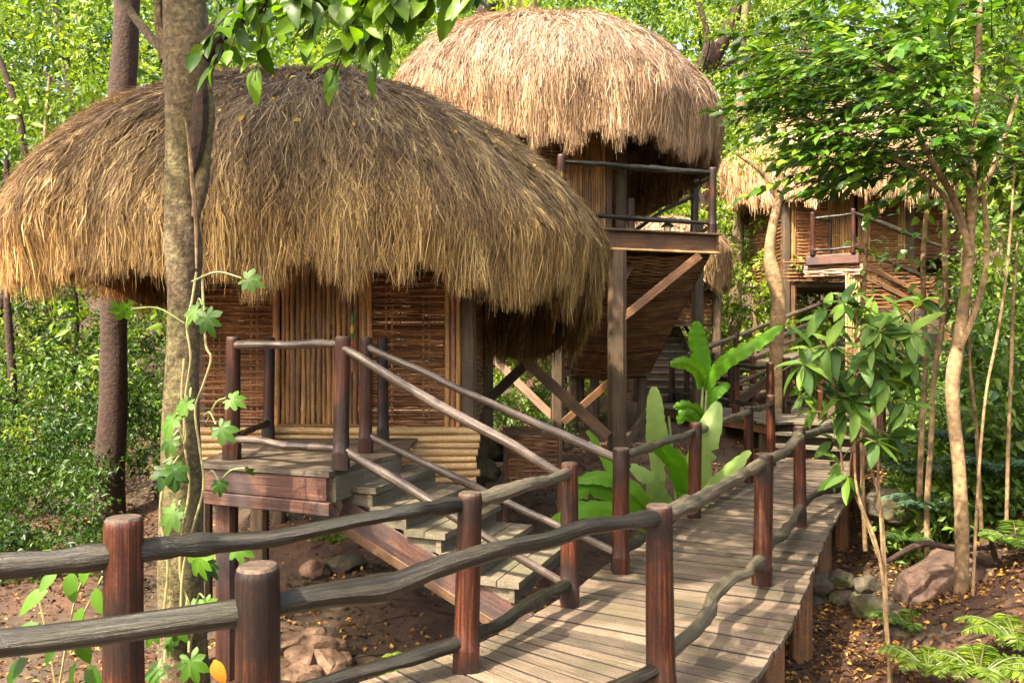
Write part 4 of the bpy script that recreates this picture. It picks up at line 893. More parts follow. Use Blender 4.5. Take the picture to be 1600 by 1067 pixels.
for (px, py, d) in spots:
    e = at(px, py, d); dd = np.abs(bl_[1:, 0] - e[0] - .25); s0 = bl_[1 + dd.argmin()]
    q = catmull([s0, (s0 + e) / 2 + V3(0, 0, .12) + rng.randn(3) * .03, e], 6); tw.tube(q, np.linspace(.008, .003, len(q)), 5, False)
    tg = nrm(q[-1] - q[-4]); m = 11 if py > 60 else 12
    for k in range(m):
        t = k / (m - 1); b = q[int(len(q) * .35) + int(t * (len(q) * .65 - 1))]
        sd = nrm(np.cross(tg, (0, 0, 1)) + rng.randn(3) * .25) * (1 if k % 2 else -1)
        dr = nrm(tg * V3(1, 1, .45) * (.5 + t * .5) + sd * (1.2 - t * .6) + V3(0, 0, -.22 - .3 * rng.rand()) + rng.randn(3) * .32)
        place_leaf('leaf', LB[rng.randint(3)], t1, b, dr, nrm(V3(.1, -.85, .6) + rng.randn(3) * .4), rng.uniform(.7, 1.35)); nb += 1
tag(tw.build('twigs', M_DBARK, t1), kind='stuff')

def tree(label, trunk, d, mat, crown=None, pal=G_MID, seed=0, limbs=(), leaf=.14, nl=55, n=12, name='forest_tree', group=None, cr=(.4, .8), lump=.06):
    k = (d if np.isscalar(d) else d[0]) / FPX / 2; dl = [d] * len(trunk) if np.isscalar(d) else np.interp(np.linspace(0, 1, len(trunk)), np.linspace(0, 1, len(d)), d)
    base = at(trunk[0][0], trunk[0][1], dl[0]); t = thing(name, base, label, 'tree', group)
    smooth_tube([at(a, b, dl[i]) for i, (a, b, c) in enumerate(trunk)], [c * k for a, b, c in trunk], n, lump, seed).build('trunk', mat, t)
    for i, lb in enumerate(limbs):
        smooth_tube([at(a, b, lb[0]) for a, b, c in lb[1]], [c * k for a, b, c in lb[1]], 7, .05, seed + i).build('limb', mat, t)
    if crown:
        rng = np.random.RandomState(seed + 500); ps = []
        for (c, r, m) in crown:
            ce = blob_points(rng, m, c, r, .3); ps.append(clumps(rng, ce, rng.uniform(*cr, m), nl, leaf, pal, 'far'))
        tag(link('crown', leaf_mesh('crown', ps, M_LEAF, base), t, base), kind='stuff')
    return t
tree('dark straight trunk behind the left end of the front roof', [(168, 850, 60), (170, 760, 48), (176, 650, 42), (178, 560, 40), (178, 470, 40), (182, 330, 38), (187, 200, 38), (194, 100, 40), (199, 0, 38), (204, -150, 36), (205, -420, 28)], 11.6, M_DBARK, [((-5.6, 12, 11), (3, 2.4, 1.4), 30)], G_BRIGHT, 3, [(11.5, [(165, 800, 20), (152, 765, 22), (148, 735, 14)])])
tree('slim leaning tree at the upper left among pale leaves', [(-30, 560, 16), (20, 420, 13), (40, 250, 11), (10, 120, 9), (-30, 40, 7)], 15, M_DBARK, [((-8.8, 16, 7.0), (2, 1.6, 1.4), 16)], G_BRIGHT, 4)
tree('thin trunk in the left undergrowth near the picture edge', [(22, 700, 13), (20, 600, 12), (12, 480, 11), (14, 380, 10), (10, 250, 8)], 13, M_DBARK, [((-7.6, 13.5, 5.3), (1.5, 1.3, 1.2), 14)], G_MID, 5)
tree('brown leaning trunk behind the right of the middle roof', [(1095, 330, 34), (1098, 200, 34), (1100, 120, 32), (1125, 70, 26), (1145, 30, 22), (1170, -40, 18)], 24, M_DBARK, [((6.2, 25, 11.2), (2.8, 2, 1.6), 26)], G_BRIGHT, 6, [(24, [(1098, 130, 16), (1135, 100, 12), (1165, 92, 10), (1200, 80, 7)]), (23.5, [(1092, 110, 14), (1105, 60, 10), (1090, 0, 8)])])
tree('slender grey trunk standing between the middle and far huts', [(1148, 640, 22), (1148, 500, 20), (1152, 380, 20), (1160, 250, 17), (1158, 100, 14), (1170, -40, 10)], 23, M_BARK, [((6.6, 23.5, 9.3), (1.5, 1.5, 2.0), 24)], G_BRIGHT, 7)
tree('pale twisted trunk in front of the far hut', [(1213, 640, 25), (1213, 540, 22), (1216, 470, 23), (1208, 428, 25), (1202, 395, 18), (1209, 345, 14), (1220, 290, 12), (1225, 220, 9), (1222, 150, 7)], 17.2, M_PBARK, [((5.0, 17.2, 5.9), (1.3, 1.2, .55), 18)], G_BRIGHT, 8, [(17.2, [(1216, 310, 12), (1190, 270, 8), (1150, 240, 5)]), (17.0, [(1218, 300, 12), (1245, 260, 8), (1270, 235, 5)])], leaf=.09, cr=(.2, .4))
tree('broad pale trunk rising behind the top of the middle roof', [(815, 200, 60), (817, 60, 56), (815, 0, 54), (810, -120, 48)], 26, M_PBARK, [((.4, 26, 14.2), (3, 2, 1.5), 20)], G_BRIGHT, 9)
tree('reddish trunk peeking over the middle roof beside the pale one', [(752, 200, 34), (755, 40, 32), (762, 0, 30), (780, -100, 26)], 25, M_DBARK, [((-1, 25, 13.2), (2.4, 2, 1.4), 18)], G_BRIGHT, 10)
tree('thin dark stem seen through the crossed braces', [(880, 690, 9), (882, 600, 8), (880, 480, 7)], 19, M_DBARK, [((1.2, 19.3, 4.2), (.8, .8, .8), 8)], G_BRIGHT, 11)
tree('slim brown trunk between the far huts, beside the rising rail', [(1120, 620, 14), (1122, 500, 13), (1118, 380, 12), (1125, 240, 10)], 26, M_BARK, [((6.4, 26, 7.5), (1.3, 1.2, 1.4), 14)], G_BRIGHT, 13)
tree('dark trunk at the upper left corner behind pale foliage', [(130, 330, 18), (120, 200, 16), (95, 60, 14), (80, -60, 12)], 20, M_DBARK, [((-10.6, 20.5, 9), (2.4, 1.6, 1.8), 26)], G_BRIGHT, 14, [(20, [(110, 150, 10), (60, 110, 7), (0, 100, 5)])])

for lab_, tr0, dd0, m0, cr0 in (('slim pale trunk far left beyond the undergrowth', [(75, 700, 9), (72, 560, 8), (80, 400, 8), (70, 250, 7), (78, 120, 6)], 19, M_PBARK, ((-10.4, 19.5, 6.5), (1.4, 1.2, 1.4), 14)),
    ('crooked thin trunk left of the dark straight one', [(118, 740, 10), (112, 620, 9), (120, 500, 8), (108, 380, 8), (116, 300, 6)], 16, M_DBARK, ((-8.5, 16.4, 5.4), (1.2, 1.1, 1.0), 12)),
    ('slim pale trunk left of the twisted trunk', [(1178, 620, 9), (1180, 500, 8), (1176, 390, 8), (1184, 260, 7), (1180, 120, 6)], 25, M_PBARK, ((7.4, 25.4, 8.5), (1.2, 1.1, 1.2), 12)),
    ('thin dark trunk right behind the middle balcony', [(1064, 540, 9), (1066, 420, 9), (1070, 300, 8), (1062, 180, 7)], 25.5, M_DBARK, ((5.2, 25.8, 8.2), (1.1, 1.1, 1.2), 10)),
    ('dark slender trunk against the bright leaves at top right', [(1250, 330, 11), (1246, 200, 10), (1256, 80, 9), (1250, -30, 8)], 27, M_DBARK, ((9.6, 27, 12.5), (1.6, 1.2, 1.2), 12)),
    ('grey slender trunk at the right edge behind the ferns', [(1560, 640, 10), (1556, 500, 10), (1564, 380, 9), (1558, 240, 8)], 14.5, M_BARK, ((8.6, 15, 5.6), (1.2, 1.1, 1.0), 12))):
    tree(lab_, tr0, dd0, m0, [cr0], G_MID, int(dd0 * 7), leaf=.13, nl=50)
# right-hand tree with glossy leaves
t3 = tree('slender curved tree with glossy dark leaves at the right', [(1494, 1075, 28), (1499, 985, 22), (1503, 850, 20), (1499, 740, 19), (1490, 650, 20), (1489, 590, 22), (1500, 520, 18), (1511, 430, 16), (1517, 330, 16), (1521, 250, 14), (1527, 120, 10), (1532, -20, 7)], 7.5, M_PBARK, None, seed=15,
          limbs=[(7.45, [(1500, 545, 8), (1522, 490, 10), (1540, 420, 9), (1540, 340, 8), (1530, 290, 6), (1500, 240, 4)]), (7.45, [(1516, 400, 9), (1495, 320, 10), (1450, 240, 8), (1400, 130, 6), (1370, 50, 4)]), (7.5, [(1518, 340, 9), (1560, 240, 8), (1590, 150, 5)]), (7.45, [(1514, 380, 7), (1470, 300, 7), (1400, 250, 5), (1300, 200, 4), (1220, 180, 2)]), (7.45, [(1520, 300, 7), (1440, 150, 6), (1340, 90, 4), (1240, 80, 3)])])
rng = np.random.RandomState(99); allP, allD, allN = [], [], []; twm = MB()
tips = np.concatenate([blob_points(rng, 430, (5.0, 8.3, 4.8), (2.8, 2.0, 1.6), .1), blob_points(rng, 150, (3.2, 7.6, 4.0), (1.05, .9, .75), .15), blob_points(rng, 90, (5.3, 7.6, 3.6), (1.0, .9, .4), .2), blob_points(rng, 40, (3.6, 7.3, 3.55), (.8, .6, .25), .2), blob_points(rng, 90, (5.9, 8.2, 3.5), (.9, .9, .7), .2)])
for p in tips:
    if p[2] < 2.85: continue
    q0 = V3(4.2, 7.5, 4.0); out = nrm((p - q0) * V3(1, 1, .25) + rng.randn(3) * .35 + V3(-.25, -.2, 0)); m = rng.randint(10, 17); Lt = rng.uniform(.35, .6)
    twm.tube([p - out * .25, p, p + out * Lt + V3(0, 0, -.06)], [.006, .004, .002], 4, False)
    sd = nrm(np.cross(out, (0, 0, 1)))
    for k in range(m):
        t = k / m; b = p + out * Lt * t + V3(0, 0, -.07 * t * t); sg = 1 if k % 2 else -1
        allP.append(b); allD.append(nrm(out * (.6 + .6 * t) + sd * sg * (1 - .5 * t) + V3(0, 0, -.25) + rng.randn(3) * .22)); allN.append(nrm(V3(0, -.15, 1) + rng.randn(3) * .35))
allP, allD, allN = map(np.array, (allP, allD, allN)); n = len(allP)
pxx = 800 + allP[:, 0] / allP[:, 1] * FPX; pyy = 533.5 - (allP[:, 2] - CZ) / allP[:, 1] * FPX
infr = (pxx < 1590) & (pyy > 5) & (pyy < 1000); order = np.where(infr, allP[:, 1], 99).argsort(); big = order[:300]; rest = np.setdiff1d(np.arange(n), big)
LT = [single_leaf('tree_leaf', .15, .07, M_TREEL, dr, .25, 4) for dr in (.1, .2, .35)]
for i in big: place_leaf('leaf', LT[i % 3], t3, allP[i], allD[i], allN[i], rng.uniform(.75, 1.15))
sz = .145 * rng.uniform(.7, 1.15, len(rest))
lm = leaf_mesh('crown', [leaf_arrays(allP[rest], allD[rest], allN[rest], sz, sz * .48, mixcol(rng.rand(len(rest)), [(.016, .055, .006), (.055, .14, .014), (.18, .29, .035)]), 'near', .15)], M_GLOSS, ORG[t3])
tag(link('crown', lm, t3, ORG[t3]), kind='stuff'); tag(twm.build('twigs', M_DBARK, t3), kind='stuff')

# saplings on the right
def sapling(label, trunk, d, seed, tufts, pal=G_BRIGHT, mat=M_PBARK, leaf=.12):
    k = d / FPX / 2; base = at(trunk[0][0], trunk[0][1], d); t = thing('sapling', base, label, 'sapling')
    smooth_tube([at(a, b, d) for a, b, c in trunk], [c * k * .72 for a, b, c in trunk], 8, .05, seed).build('stem', mat, t)
    rng = np.random.RandomState(seed); ps = []
    for (px, py, r, m) in tufts:
        c = at(px, py, d); o = rng.randn(m, 3) * r * V3(1, .8, .45); P_ = c + o
        sz = leaf * rng.uniform(.6, 1.2, m); ps.append(leaf_arrays(P_, unit(o + rng.randn(m, 3) * .1 + V3(0, 0, -.05)), unit(rng.randn(m, 3) * .3 + V3(0, -.3, 1)), sz, sz * .5, mixcol(rng.rand(m), pal), 'near'))
    if ps: tag(link('leaves', leaf_mesh('leaves', ps, M_GLOSS, base), t, base), kind='stuff')
    return t
sapling('thin pale stem crossing in front of the far hut railing', [(1352, 860, 10), (1346, 700, 9), (1348, 520, 9), (1350, 450, 9), (1353, 400, 9), (1355, 340, 8), (1352, 290, 6)], 9.5, 1, [(1350, 440, .12, 14), (1360, 385, .12, 12)])
sapling('pale sapling with bright leaves right of the far hut', [(1436, 960, 14), (1436, 800, 13), (1440, 680, 12), (1446, 560, 12), (1442, 420, 11), (1448, 330, 10), (1450, 290, 7)], 9.2, 2, [(1435, 285, .2, 30), (1450, 340, .16, 16), (1420, 395, .16, 14)], [(.05, .12, .015), (.12, .24, .03), (.2, .32, .05)], leaf=.15)
sapling('second pale sapling just left of the curved tree', [(1452, 950, 13), (1448, 800, 12), (1455, 690, 12), (1458, 600, 12), (1475, 480, 12), (1476, 380, 11), (1478, 300, 9)], 8.8, 3, [(1480, 420, .2, 30), (1500, 330, .2, 20)])
sapling('thin slanting stem at the far right edge', [(1520, 930, 7), (1528, 760, 6), (1540, 620, 6), (1555, 540, 6), (1570, 450, 6), (1580, 340, 5), (1585, 260, 4)], 7.0, 4, [(1575, 300, .14, 16), (1565, 420, .14, 14)])
sapling('bare thin stem at the right among dark leaves', [(1570, 900, 9), (1573, 800, 8), (1575, 700, 8), (1580, 580, 8), (1583, 470, 7), (1590, 380, 6)], 8.0, 5, [(1585, 500, .2, 20), (1570, 600, .2, 24)], G_MID)
sapling('leafy green sapling beside the far hut stair', [(1535, 860, 10), (1530, 760, 9), (1525, 660, 8), (1515, 560, 7), (1520, 470, 6)], 8.8, 6, [(1510, 480, .22, 40), (1540, 560, .25, 50), (1490, 450, .2, 30), (1560, 640, .25, 50)], G_MID, leaf=.15)

# broad-leaved shrub beside the walkway
shr = thing('broad_leaf_shrub', at(1390, 1085, 6.2), 'broad-leaved shrub on thin pale stems beside the boardwalk', 'shrub')
stems = [[(1390, 1085), (1386, 980), (1372, 860), (1340, 770), (1335, 690), (1335, 590), (1340, 480)], [(1394, 1085), (1384, 980), (1378, 850), (1372, 720), (1382, 620), (1400, 520)], [(1372, 870), (1348, 800), (1318, 735), (1310, 650), (1295, 560)], [(1386, 960), (1378, 800), (1352, 700), (1360, 600), (1368, 500)], [(1345, 790), (1350, 700), (1345, 620)]]
for i, s0 in enumerate(stems): smooth_tube([at(a, b, 6.2 + .05 * i) for a, b in s0], np.linspace(.015 if i < 2 else .010, .005, len(s0)), 7, .04, i).build('stem', M_PBARK, shr)
LS = [single_leaf('shrub_leaf', .235, .088, M_SHRUBL, dr, .22, 7, .004) for dr in (.2, .4, .6)]
rng = np.random.RandomState(5)
stem_pts = np.concatenate([catmull([at(a, b, 6.2 + .05 * i) for a, b in s0], 6) for i, s0 in enumerate(stems)])
stem_pts = stem_pts[stem_pts[:, 2] > 1.1]; tws = MB(); nw = 0
whorls = [(1340, 478), (1400, 515), (1295, 555), (1368, 495), (1440, 470), (1425, 505), (1310, 725), (1300, 690), (1325, 745)]
while len(whorls) < 66:
    a = rng.uniform(0, 2 * math.pi); q = math.sqrt(rng.rand()); px, py = 1345 + 92 * q * math.cos(a), 578 + 122 * q * math.sin(a)
    if not (py > 670 and abs(px - 1340) > 55): whorls.append((px, py))
for (px, py) in whorls:
    e = at(px, py, 6.25 + rng.uniform(-.42, .42)); k = np.linalg.norm(stem_pts - e - V3(0, 0, -.1), axis=1).argmin(); b = stem_pts[k]
    tws.tube(catmull([b, (b + e) / 2 + V3(0, 0, .03), e], 4), np.linspace(.006, .003, 9), 5, False)
    ax = nrm((e - b) * V3(1, 1, .6) + V3(0, 0, .06)); m = rng.randint(5, 8); a0 = rng.rand() * 6.28
    u = nrm(np.cross(ax, V3(.3, .2, 1))); w_ = np.cross(ax, u)
    for j in range(m):
        an = a0 + j * 6.283 / m + rng.uniform(-.35, .35); rad_ = u * math.cos(an) + w_ * math.sin(an)
        dr = nrm(rad_ + ax * rng.uniform(.1, .7) + V3(0, 0, -rng.uniform(.1, .75)))
        place_leaf('leaf', LS[rng.randint(3)], shr, e + rad_ * .008, dr, nrm(V3(0, -.35, 1) + rng.randn(3) * .3), rng.uniform(.5, 1.05)); nw += 1
tag(tws.build('twigs', M_PBARK, shr), kind='stuff')

# banana plant
bn = thing('banana_plant', (1.95, 9.95, float(gh(1.95, 9.95))), 'tall banana plant with huge pale ribbed leaves behind the railing', 'plant')
def banana_leaf(pts, dl, W, seed=0, twist=0.0, mat=None, name='leaf'):
    c = catmull([at(a, b, dl[i]) for i, (a, b) in enumerate(pts)], 8); m = len(c); T = unit(np.gradient(c, axis=0)); rg = np.random.RandomState(seed)
    mb = MB(); cols = 7; prev = None
    for i in range(m):
        t = i / (m - 1); view = nrm(c[i] - V3(0, 0, CZ)); S = nrm(np.cross(T[i], view)); Nn = np.cross(S, T[i])
        S = nrm(S * math.cos(twist) + Nn * math.sin(twist)); Nn = np.cross(S, T[i])
        wd = W / 2 * max(0.02, math.sin(math.pi * min(1, .06 + t * .93)) ** .42) * (1 + .06 * rg.randn()); tear = [.45 + .3 * rg.rand() if rg.rand() < .04 and .1 < t < .9 else 1 for _ in (0, 1)]
        for q in range(cols):
            f = q / (cols - 1) * 2 - 1
            f = f * (tear[0 if f < 0 else 1] if abs(f) > .9 else 1)
            mb.v.append(c[i] + S * wd * f - Nn * wd * (.28 * (1 - abs(f)) ) + Nn * (.012 * math.sin(i * 1.9 + q) * abs(f)) - V3(0, 0, .10 * wd * f * f))
    for i in range(m - 1):
        for q in range(cols - 1):
            a = i * cols + q; mb.f.append((a, a + 1, a + cols + 1, a + cols)); u0, u1 = q / (cols - 1), (q + 1) / (cols - 1); v0, v1 = i / (m - 1), (i + 1) / (m - 1)
            k = lambda u, v: (v + .22 * abs(u - .5), u * .02); mb.uv += [k(u0, v0), k(u1, v0), k(u1, v1), k(u0, v1)]
    lf = mb.build(name, mat or M_BANANA, bn)
    MB().tube(c + np.array([0, -.004, 0]), np.linspace(.014, .003, m), 6, False).build('midrib', M_STEM, lf)
    return lf
banana_leaf([(1098, 607), (1096, 565), (1090, 530), (1088, 502)], [9.9, 9.85, 9.8, 9.75], .23, 1)
banana_leaf([(1103, 612), (1118, 580), (1150, 553), (1185, 535), (1222, 508)], [9.9, 9.8, 9.6, 9.5, 9.4], .20, 2, .5)
banana_leaf([(1100, 600), (1090, 578), (1070, 566), (1047, 568)], [9.9, 9.7, 9.5, 9.4], .17, 3, .3)
banana_leaf([(1030, 760), (1028, 700), (1024, 650), (1022, 604)], [9.8, 9.6, 9.4, 9.3], .23, 4, 0, M_BANPALE)
banana_leaf([(1085, 790), (1092, 730), (1105, 680), (1122, 628)], [9.7, 9.4, 9.2, 9.2], .30, 5, 0, M_BANPALE)
banana_leaf([(1078, 800), (1066, 750), (1052, 715), (1018, 690)], [9.7, 9.4, 9.2, 9.0], .26, 6, .4)
banana_leaf([(1090, 800), (1110, 765), (1140, 735), (1172, 704)], [9.6, 9.3, 9.1, 9.0], .20, 7, .6, M_BANPALE)
banana_leaf([(1050, 815), (1035, 780), (1015, 750), (985, 728)], [9.6, 9.3, 9.0, 8.8], .24, 8, -.5, M_BANPALE)
banana_leaf([(1040, 820), (1000, 770), (960, 735), (918, 672)], [9.6, 9.4, 9.3, 9.2], .18, 9, -.7)
banana_leaf([(1030, 825), (975, 760), (935, 745), (900, 752)], [9.6, 9.3, 9.1, 9.0], .20, 10, -.6)
banana_leaf([(1030, 830), (960, 800), (910, 795), (860, 815)], [9.5, 9.1, 8.8, 8.6], .22, 11, -.5)
banana_leaf([(1040, 830), (950, 770), (905, 768), (885, 790)], [9.5, 9.2, 9.0, 8.9], .17, 12, -.3)
banana_leaf([(1070, 820), (1055, 800), (1040, 805), (1030, 830)], [9.5, 9.0, 8.8, 8.7], .2, 13, .2)
banana_leaf([(1104, 640), (1115, 618), (1130, 605), (1140, 600)], [9.9, 9.8, 9.8, 9.8], .14, 14, .4); banana_leaf([(1100, 660), (1088, 640), (1070, 632), (1052, 636)], [9.9, 9.7, 9.6, 9.6], .13, 15, .3)
banana_leaf([(1095, 680), (1085, 655), (1070, 645), (1060, 662)], [9.9, 9.7, 9.6, 9.6], .15, 16, .3); banana_leaf([(1078, 830), (1072, 770), (1078, 730), (1085, 700)], [9.7, 9.5, 9.5, 9.5], .2, 17, .2)
for (a, b, c) in (((1090, 860), (1093, 720), (1098, 605)), ((1095, 860), (1098, 730), (1104, 610)), ((1086, 860), (1084, 800), (1086, 780)), ((1050, 860), (1036, 800), (1030, 755)), ((1075, 870), (1060, 800), (1045, 650))):
    smooth_tube([at(*a, 9.9), at(*b, 9.85), at(*c, 9.85)], [.045, .03, .014], 8, .02, 1).build('leaf_stalk', M_STEM, bn)

# climbing vine on the big trunk, with lobed leaves
vn = thing('climbing_vine', at(283, 1110, 5.45), 'climbing vine with large lobed leaves on the big trunk', 'vine')
def lobed(name, s, mat, seed=0):
    """palmately cut climbing-vine leaf with pointed, drooping lobes"""
    rg = np.random.RandomState(seed); n = 56; v = [(0, .30, 0)]; f = []; jit = rg.uniform(.85, 1.15, 9)
    for ring in (.5, 1):
        for i in range(n):
            a = R(-158 + 316 * i / (n - 1)); q = (a + R(158)) / R(316) * 7; k = int(min(q, 6.999)); ph = abs((q % 1) - .5) * 2
            Rr = (.42 + .36 * math.cos(a / 2) ** 1.5) * jit[k]; r = Rr * (1 - .42 * ph ** 1.3) * (1 + .03 * math.sin(i * 2.3)) * (ring if ring == 1 else .55)
            x, y = math.sin(a) * r * .92, .30 + math.cos(a) * r * 1.05; d = math.hypot(x, y - .3)
            v.append((x, y, .22 * abs(x) - .55 * d * d + (.05 * (1 - ph) if ring == 1 else .02) * math.sin(k * 2.1 + seed)))
    for i in range(n - 1): f += [(0, 2 + i, 1 + i), (1 + i, 2 + i, n + 2 + i, n + 1 + i)]
    me = bpy.data.meshes.new(name); me.from_pydata([(a * s, b * s, c * s) for a, b, c in v], [], f); me.uv_layers.new(name='UVMap'); me.materials.append(mat)
    me.polygons.foreach_set('use_smooth', [True] * len(f)); return me
LV = [lobed('vine_leaf', .155, M_VINEL, i) for i in range(5)]
vstem = [[(307, 425), (300, 470), (292, 510), (298, 560), (290, 620), (288, 690), (296, 760), (285, 830), (282, 900), (300, 960), (296, 1020)], [(316, 430), (318, 480), (322, 540), (330, 560), (318, 600), (305, 640), (312, 700), (318, 760), (300, 830), (285, 900), (282, 1000)], [(288, 560), (284, 620), (290, 690), (262, 740), (250, 800), (262, 880), (256, 960)]]
for i, s0 in enumerate(vstem): smooth_tube([at(a, b, 5.50 - .02 * i) for a, b in s0], [.008] * len(s0), 6, .05, i).build('stem', M_VSTEM, vn)
rng = np.random.RandomState(8)
vl = [(395, 440, 1, -.3, 300, 440, 1.0), (183, 487, -1, -.25, 288, 505, .85), (300, 492, -.5, -.6, 306, 480, 1.0), (325, 505, .4, -1, 315, 480, 1.1), (283, 640, -.5, -.8, 300, 615, .9), (372, 628, 1, -.3, 322, 660, .8), (352, 676, .8, -.6, 318, 650, 1.0), (262, 665, -.6, -.8, 285, 640, 1.0), (262, 700, -.3, -.8, 288, 690, .9), (262, 742, .4, -.6, 290, 730, 1.2), (275, 745, .3, -.8, 290, 725, 1.0), (398, 743, .8, -.5, 335, 765, .55), (268, 808, -.2, -.5, 285, 800, 1.2), (312, 878, .1, -1, 300, 870, 1.2), (330, 890, .8, -.4, 305, 880, .9), (378, 860, 1, -.4, 320, 845, 1.0), (308, 958, .7, -.4, 290, 950, 1.2), (276, 985, -.2, -.9, 290, 960, 1.1), (236, 990, -.3, -.8, 262, 960, 1.1), (300, 1040, .3, -.6, 296, 1010, 1.2), (240, 1055, -.4, -.5, 260, 1010, 1.1), (262, 1010, -.4, -.8, 280, 985, .9), (325, 955, .4, -.9, 305, 945, .8), (345, 770, .3, -1, 322, 745, .7)]
for (px, py, dx, dz, sx, sy, s) in vl:
    p = at(px, py, 5.35 + rng.uniform(-.1, .1)); d = nrm(V3(dx, -.3, dz)); q = p - d * .09
    lf = place_leaf('leaf', LV[rng.randint(5)], vn, q, d, nrm(V3(-.1, -.8, .8) + rng.randn(3) * .45), s * 1.0)
    a = at(sx, sy, 5.47); MB().tube(catmull([a, (a + q) / 2 + V3(0, 0, .05), q], 5), [.006] * 11, 5, False).build('leaf_stalk', M_STEM, vn)
# leaves hanging lower left of the trunk
v2 = thing('trailing_vine', at(110, 1090, 4.9), 'trailing vine with arrow-shaped leaves below the railing at lower left', 'vine')
for i, s0 in enumerate([[(150, 860), (120, 930), (105, 1000), (90, 1090)], [(160, 900), (130, 960), (110, 1020)], [(60, 930), (75, 1000), (90, 1090)]]): smooth_tube([at(a, b, 4.95) for a, b in s0], [.007] * len(s0), 5, .03, i).build('stem', M_VSTEM, v2)
LA = [single_leaf('arrow_leaf', .19, .105, M_VINEL, dr, .25, 6) for dr in (.2, .4)]
for (px, py, dx, dz) in ((80, 870, -.6, -.8), (118, 868, -.1, -1), (142, 878, -.3, -1), (90, 905, -.6, -.6), (112, 905, .1, -1), (75, 935, -.8, -.4), (130, 960, -.2, -1), (105, 985, -.4, -.9), (125, 1000, .3, -1), (95, 1010, -.6, -.7), (150, 985, .4, -.9), (60, 985, -.8, -.6), (45, 1040, -.7, -.6), (120, 1045, -.2, -1), (140, 1050, .4, -.8), (150, 930, .3, -1), (30, 1010, -.7, -.5)):
    place_leaf('leaf', LA[px % 2], v2, at(px, py - 12, 4.85 + rng.uniform(-.15, .15)), nrm(V3(dx, -.3, dz)), nrm(V3(-.3, -.9, .6) + rng.randn(3) * .2), rng.uniform(.75, 1.1))
ol = place_leaf('fallen_leaf', single_leaf('orange_leaf', .16, .09, M_ORANGE, .3, .4, 6), None, at(335, 1030, 5.1), nrm(V3(.4, -.2, -.9)), nrm(V3(0, -1, .3))); tag(ol, 'single orange dying leaf at the foot of the big trunk', 'leaf')

# ferns
def fern(label, px, py, d, nf, L, pal, seed, lean=(0, 0), up=.8):
    base = at(px, py, d); base[2] = min(base[2], float(gh(base[0], base[1])) + .25) if py > 2000 else base[2]
    rng = np.random.RandomState(seed); t = thing('fern', base, label, 'fern'); P_, D_, N_, S_ = [], [], [], []; mb = MB()
    for f in range(nf):
        a = 2 * math.pi * f / nf + rng.uniform(-.3, .3); h = V3(math.cos(a), math.sin(a), 0) + V3(lean[0], lean[1], 0); l = L * rng.uniform(.7, 1.1); m = 34
        c = [base + h * l * .75 * (i / m) + V3(0, 0, l * up * (i / m) - l * .75 * up * (i / m) ** 2.2) for i in range(m + 1)]
        mb.tube(c, np.linspace(.006, .002, m + 1), 4, False)
        for i in range(2, m + 1):
            tg = nrm(c[i] - c[i - 1]); sd = nrm(np.cross(tg, (0, 0, 1))); q = math.sin(math.pi * (i / m) ** .7 * .95) * .22 * l + .01
            for sg in (-1, 1): P_.append(c[i]); D_.append(sd * sg + tg * .35 + V3(0, 0, -.25) + rng.randn(3) * .10); N_.append(V3(0, 0, 1) + rng.randn(3) * .25); S_.append(q)
    S_ = np.array(S_); tag(link('fronds', leaf_mesh('fronds', [leaf_arrays(np.array(P_), np.array(D_), np.array(N_), S_, np.minimum(S_ * .30, .026), mixcol(rng.rand(len(S_)), pal), 'far', .1)], M_LEAF, base), t, base), kind='stuff')
    mb.build('rachis', M_FSTEM, t); return t
YF = [(.03, .065, .006), (.075, .13, .011), (.14, .19, .025)]
fern('bright yellow-green fern at the lower right corner', 1530, 1060, 5.3, 12, .5, YF, 1); fern('yellow-green fern in front of the curved trunk foot', 1450, 1050, 5.9, 12, .42, YF, 2)
fern('lush fern at the right edge below the boulder', 1590, 1010, 6.0, 12, .5, YF, 3); fern('small fern by the thin shrub stems', 1425, 985, 7.4, 9, .5, G_MID, 4)
fern('blue-green ferny plant above the dark rock', 1440, 800, 9.0, 9, .6, G_BLUE, 5); fern('blue-green fern on the slope behind the shrub', 1425, 745, 9.6, 9, .65, G_BLUE, 6)
fern('green fern on the slope by the twin saplings', 1400, 715, 9.8, 9, .55, G_MID, 7); fern('dark fern on the slope at the right edge', 1560, 745, 9.0, 10, .8, G_BLUE, 8)
fern('broad blue-green fern above the big boulder', 1500, 700, 9.6, 10, .8, G_BLUE, 9); fern('low fern between boulder and dark rock', 1420, 850, 8.8, 8, .4, G_DARK, 10)
fern('pale weed sprouting below the near railing', 615, 1052, 5.9, 9, .30, YF, 11); fern('small green weed under the porch', 520, 850, 9.4, 8, .35, G_BRIGHT, 12)
fern('feathery fern right of the front stair handrail', 1395, 690, 10.3, 8, .6, G_MID, 13); fern('tall fern by the slanting stem at right', 1590, 860, 7.6, 9, .7, G_MID, 14)

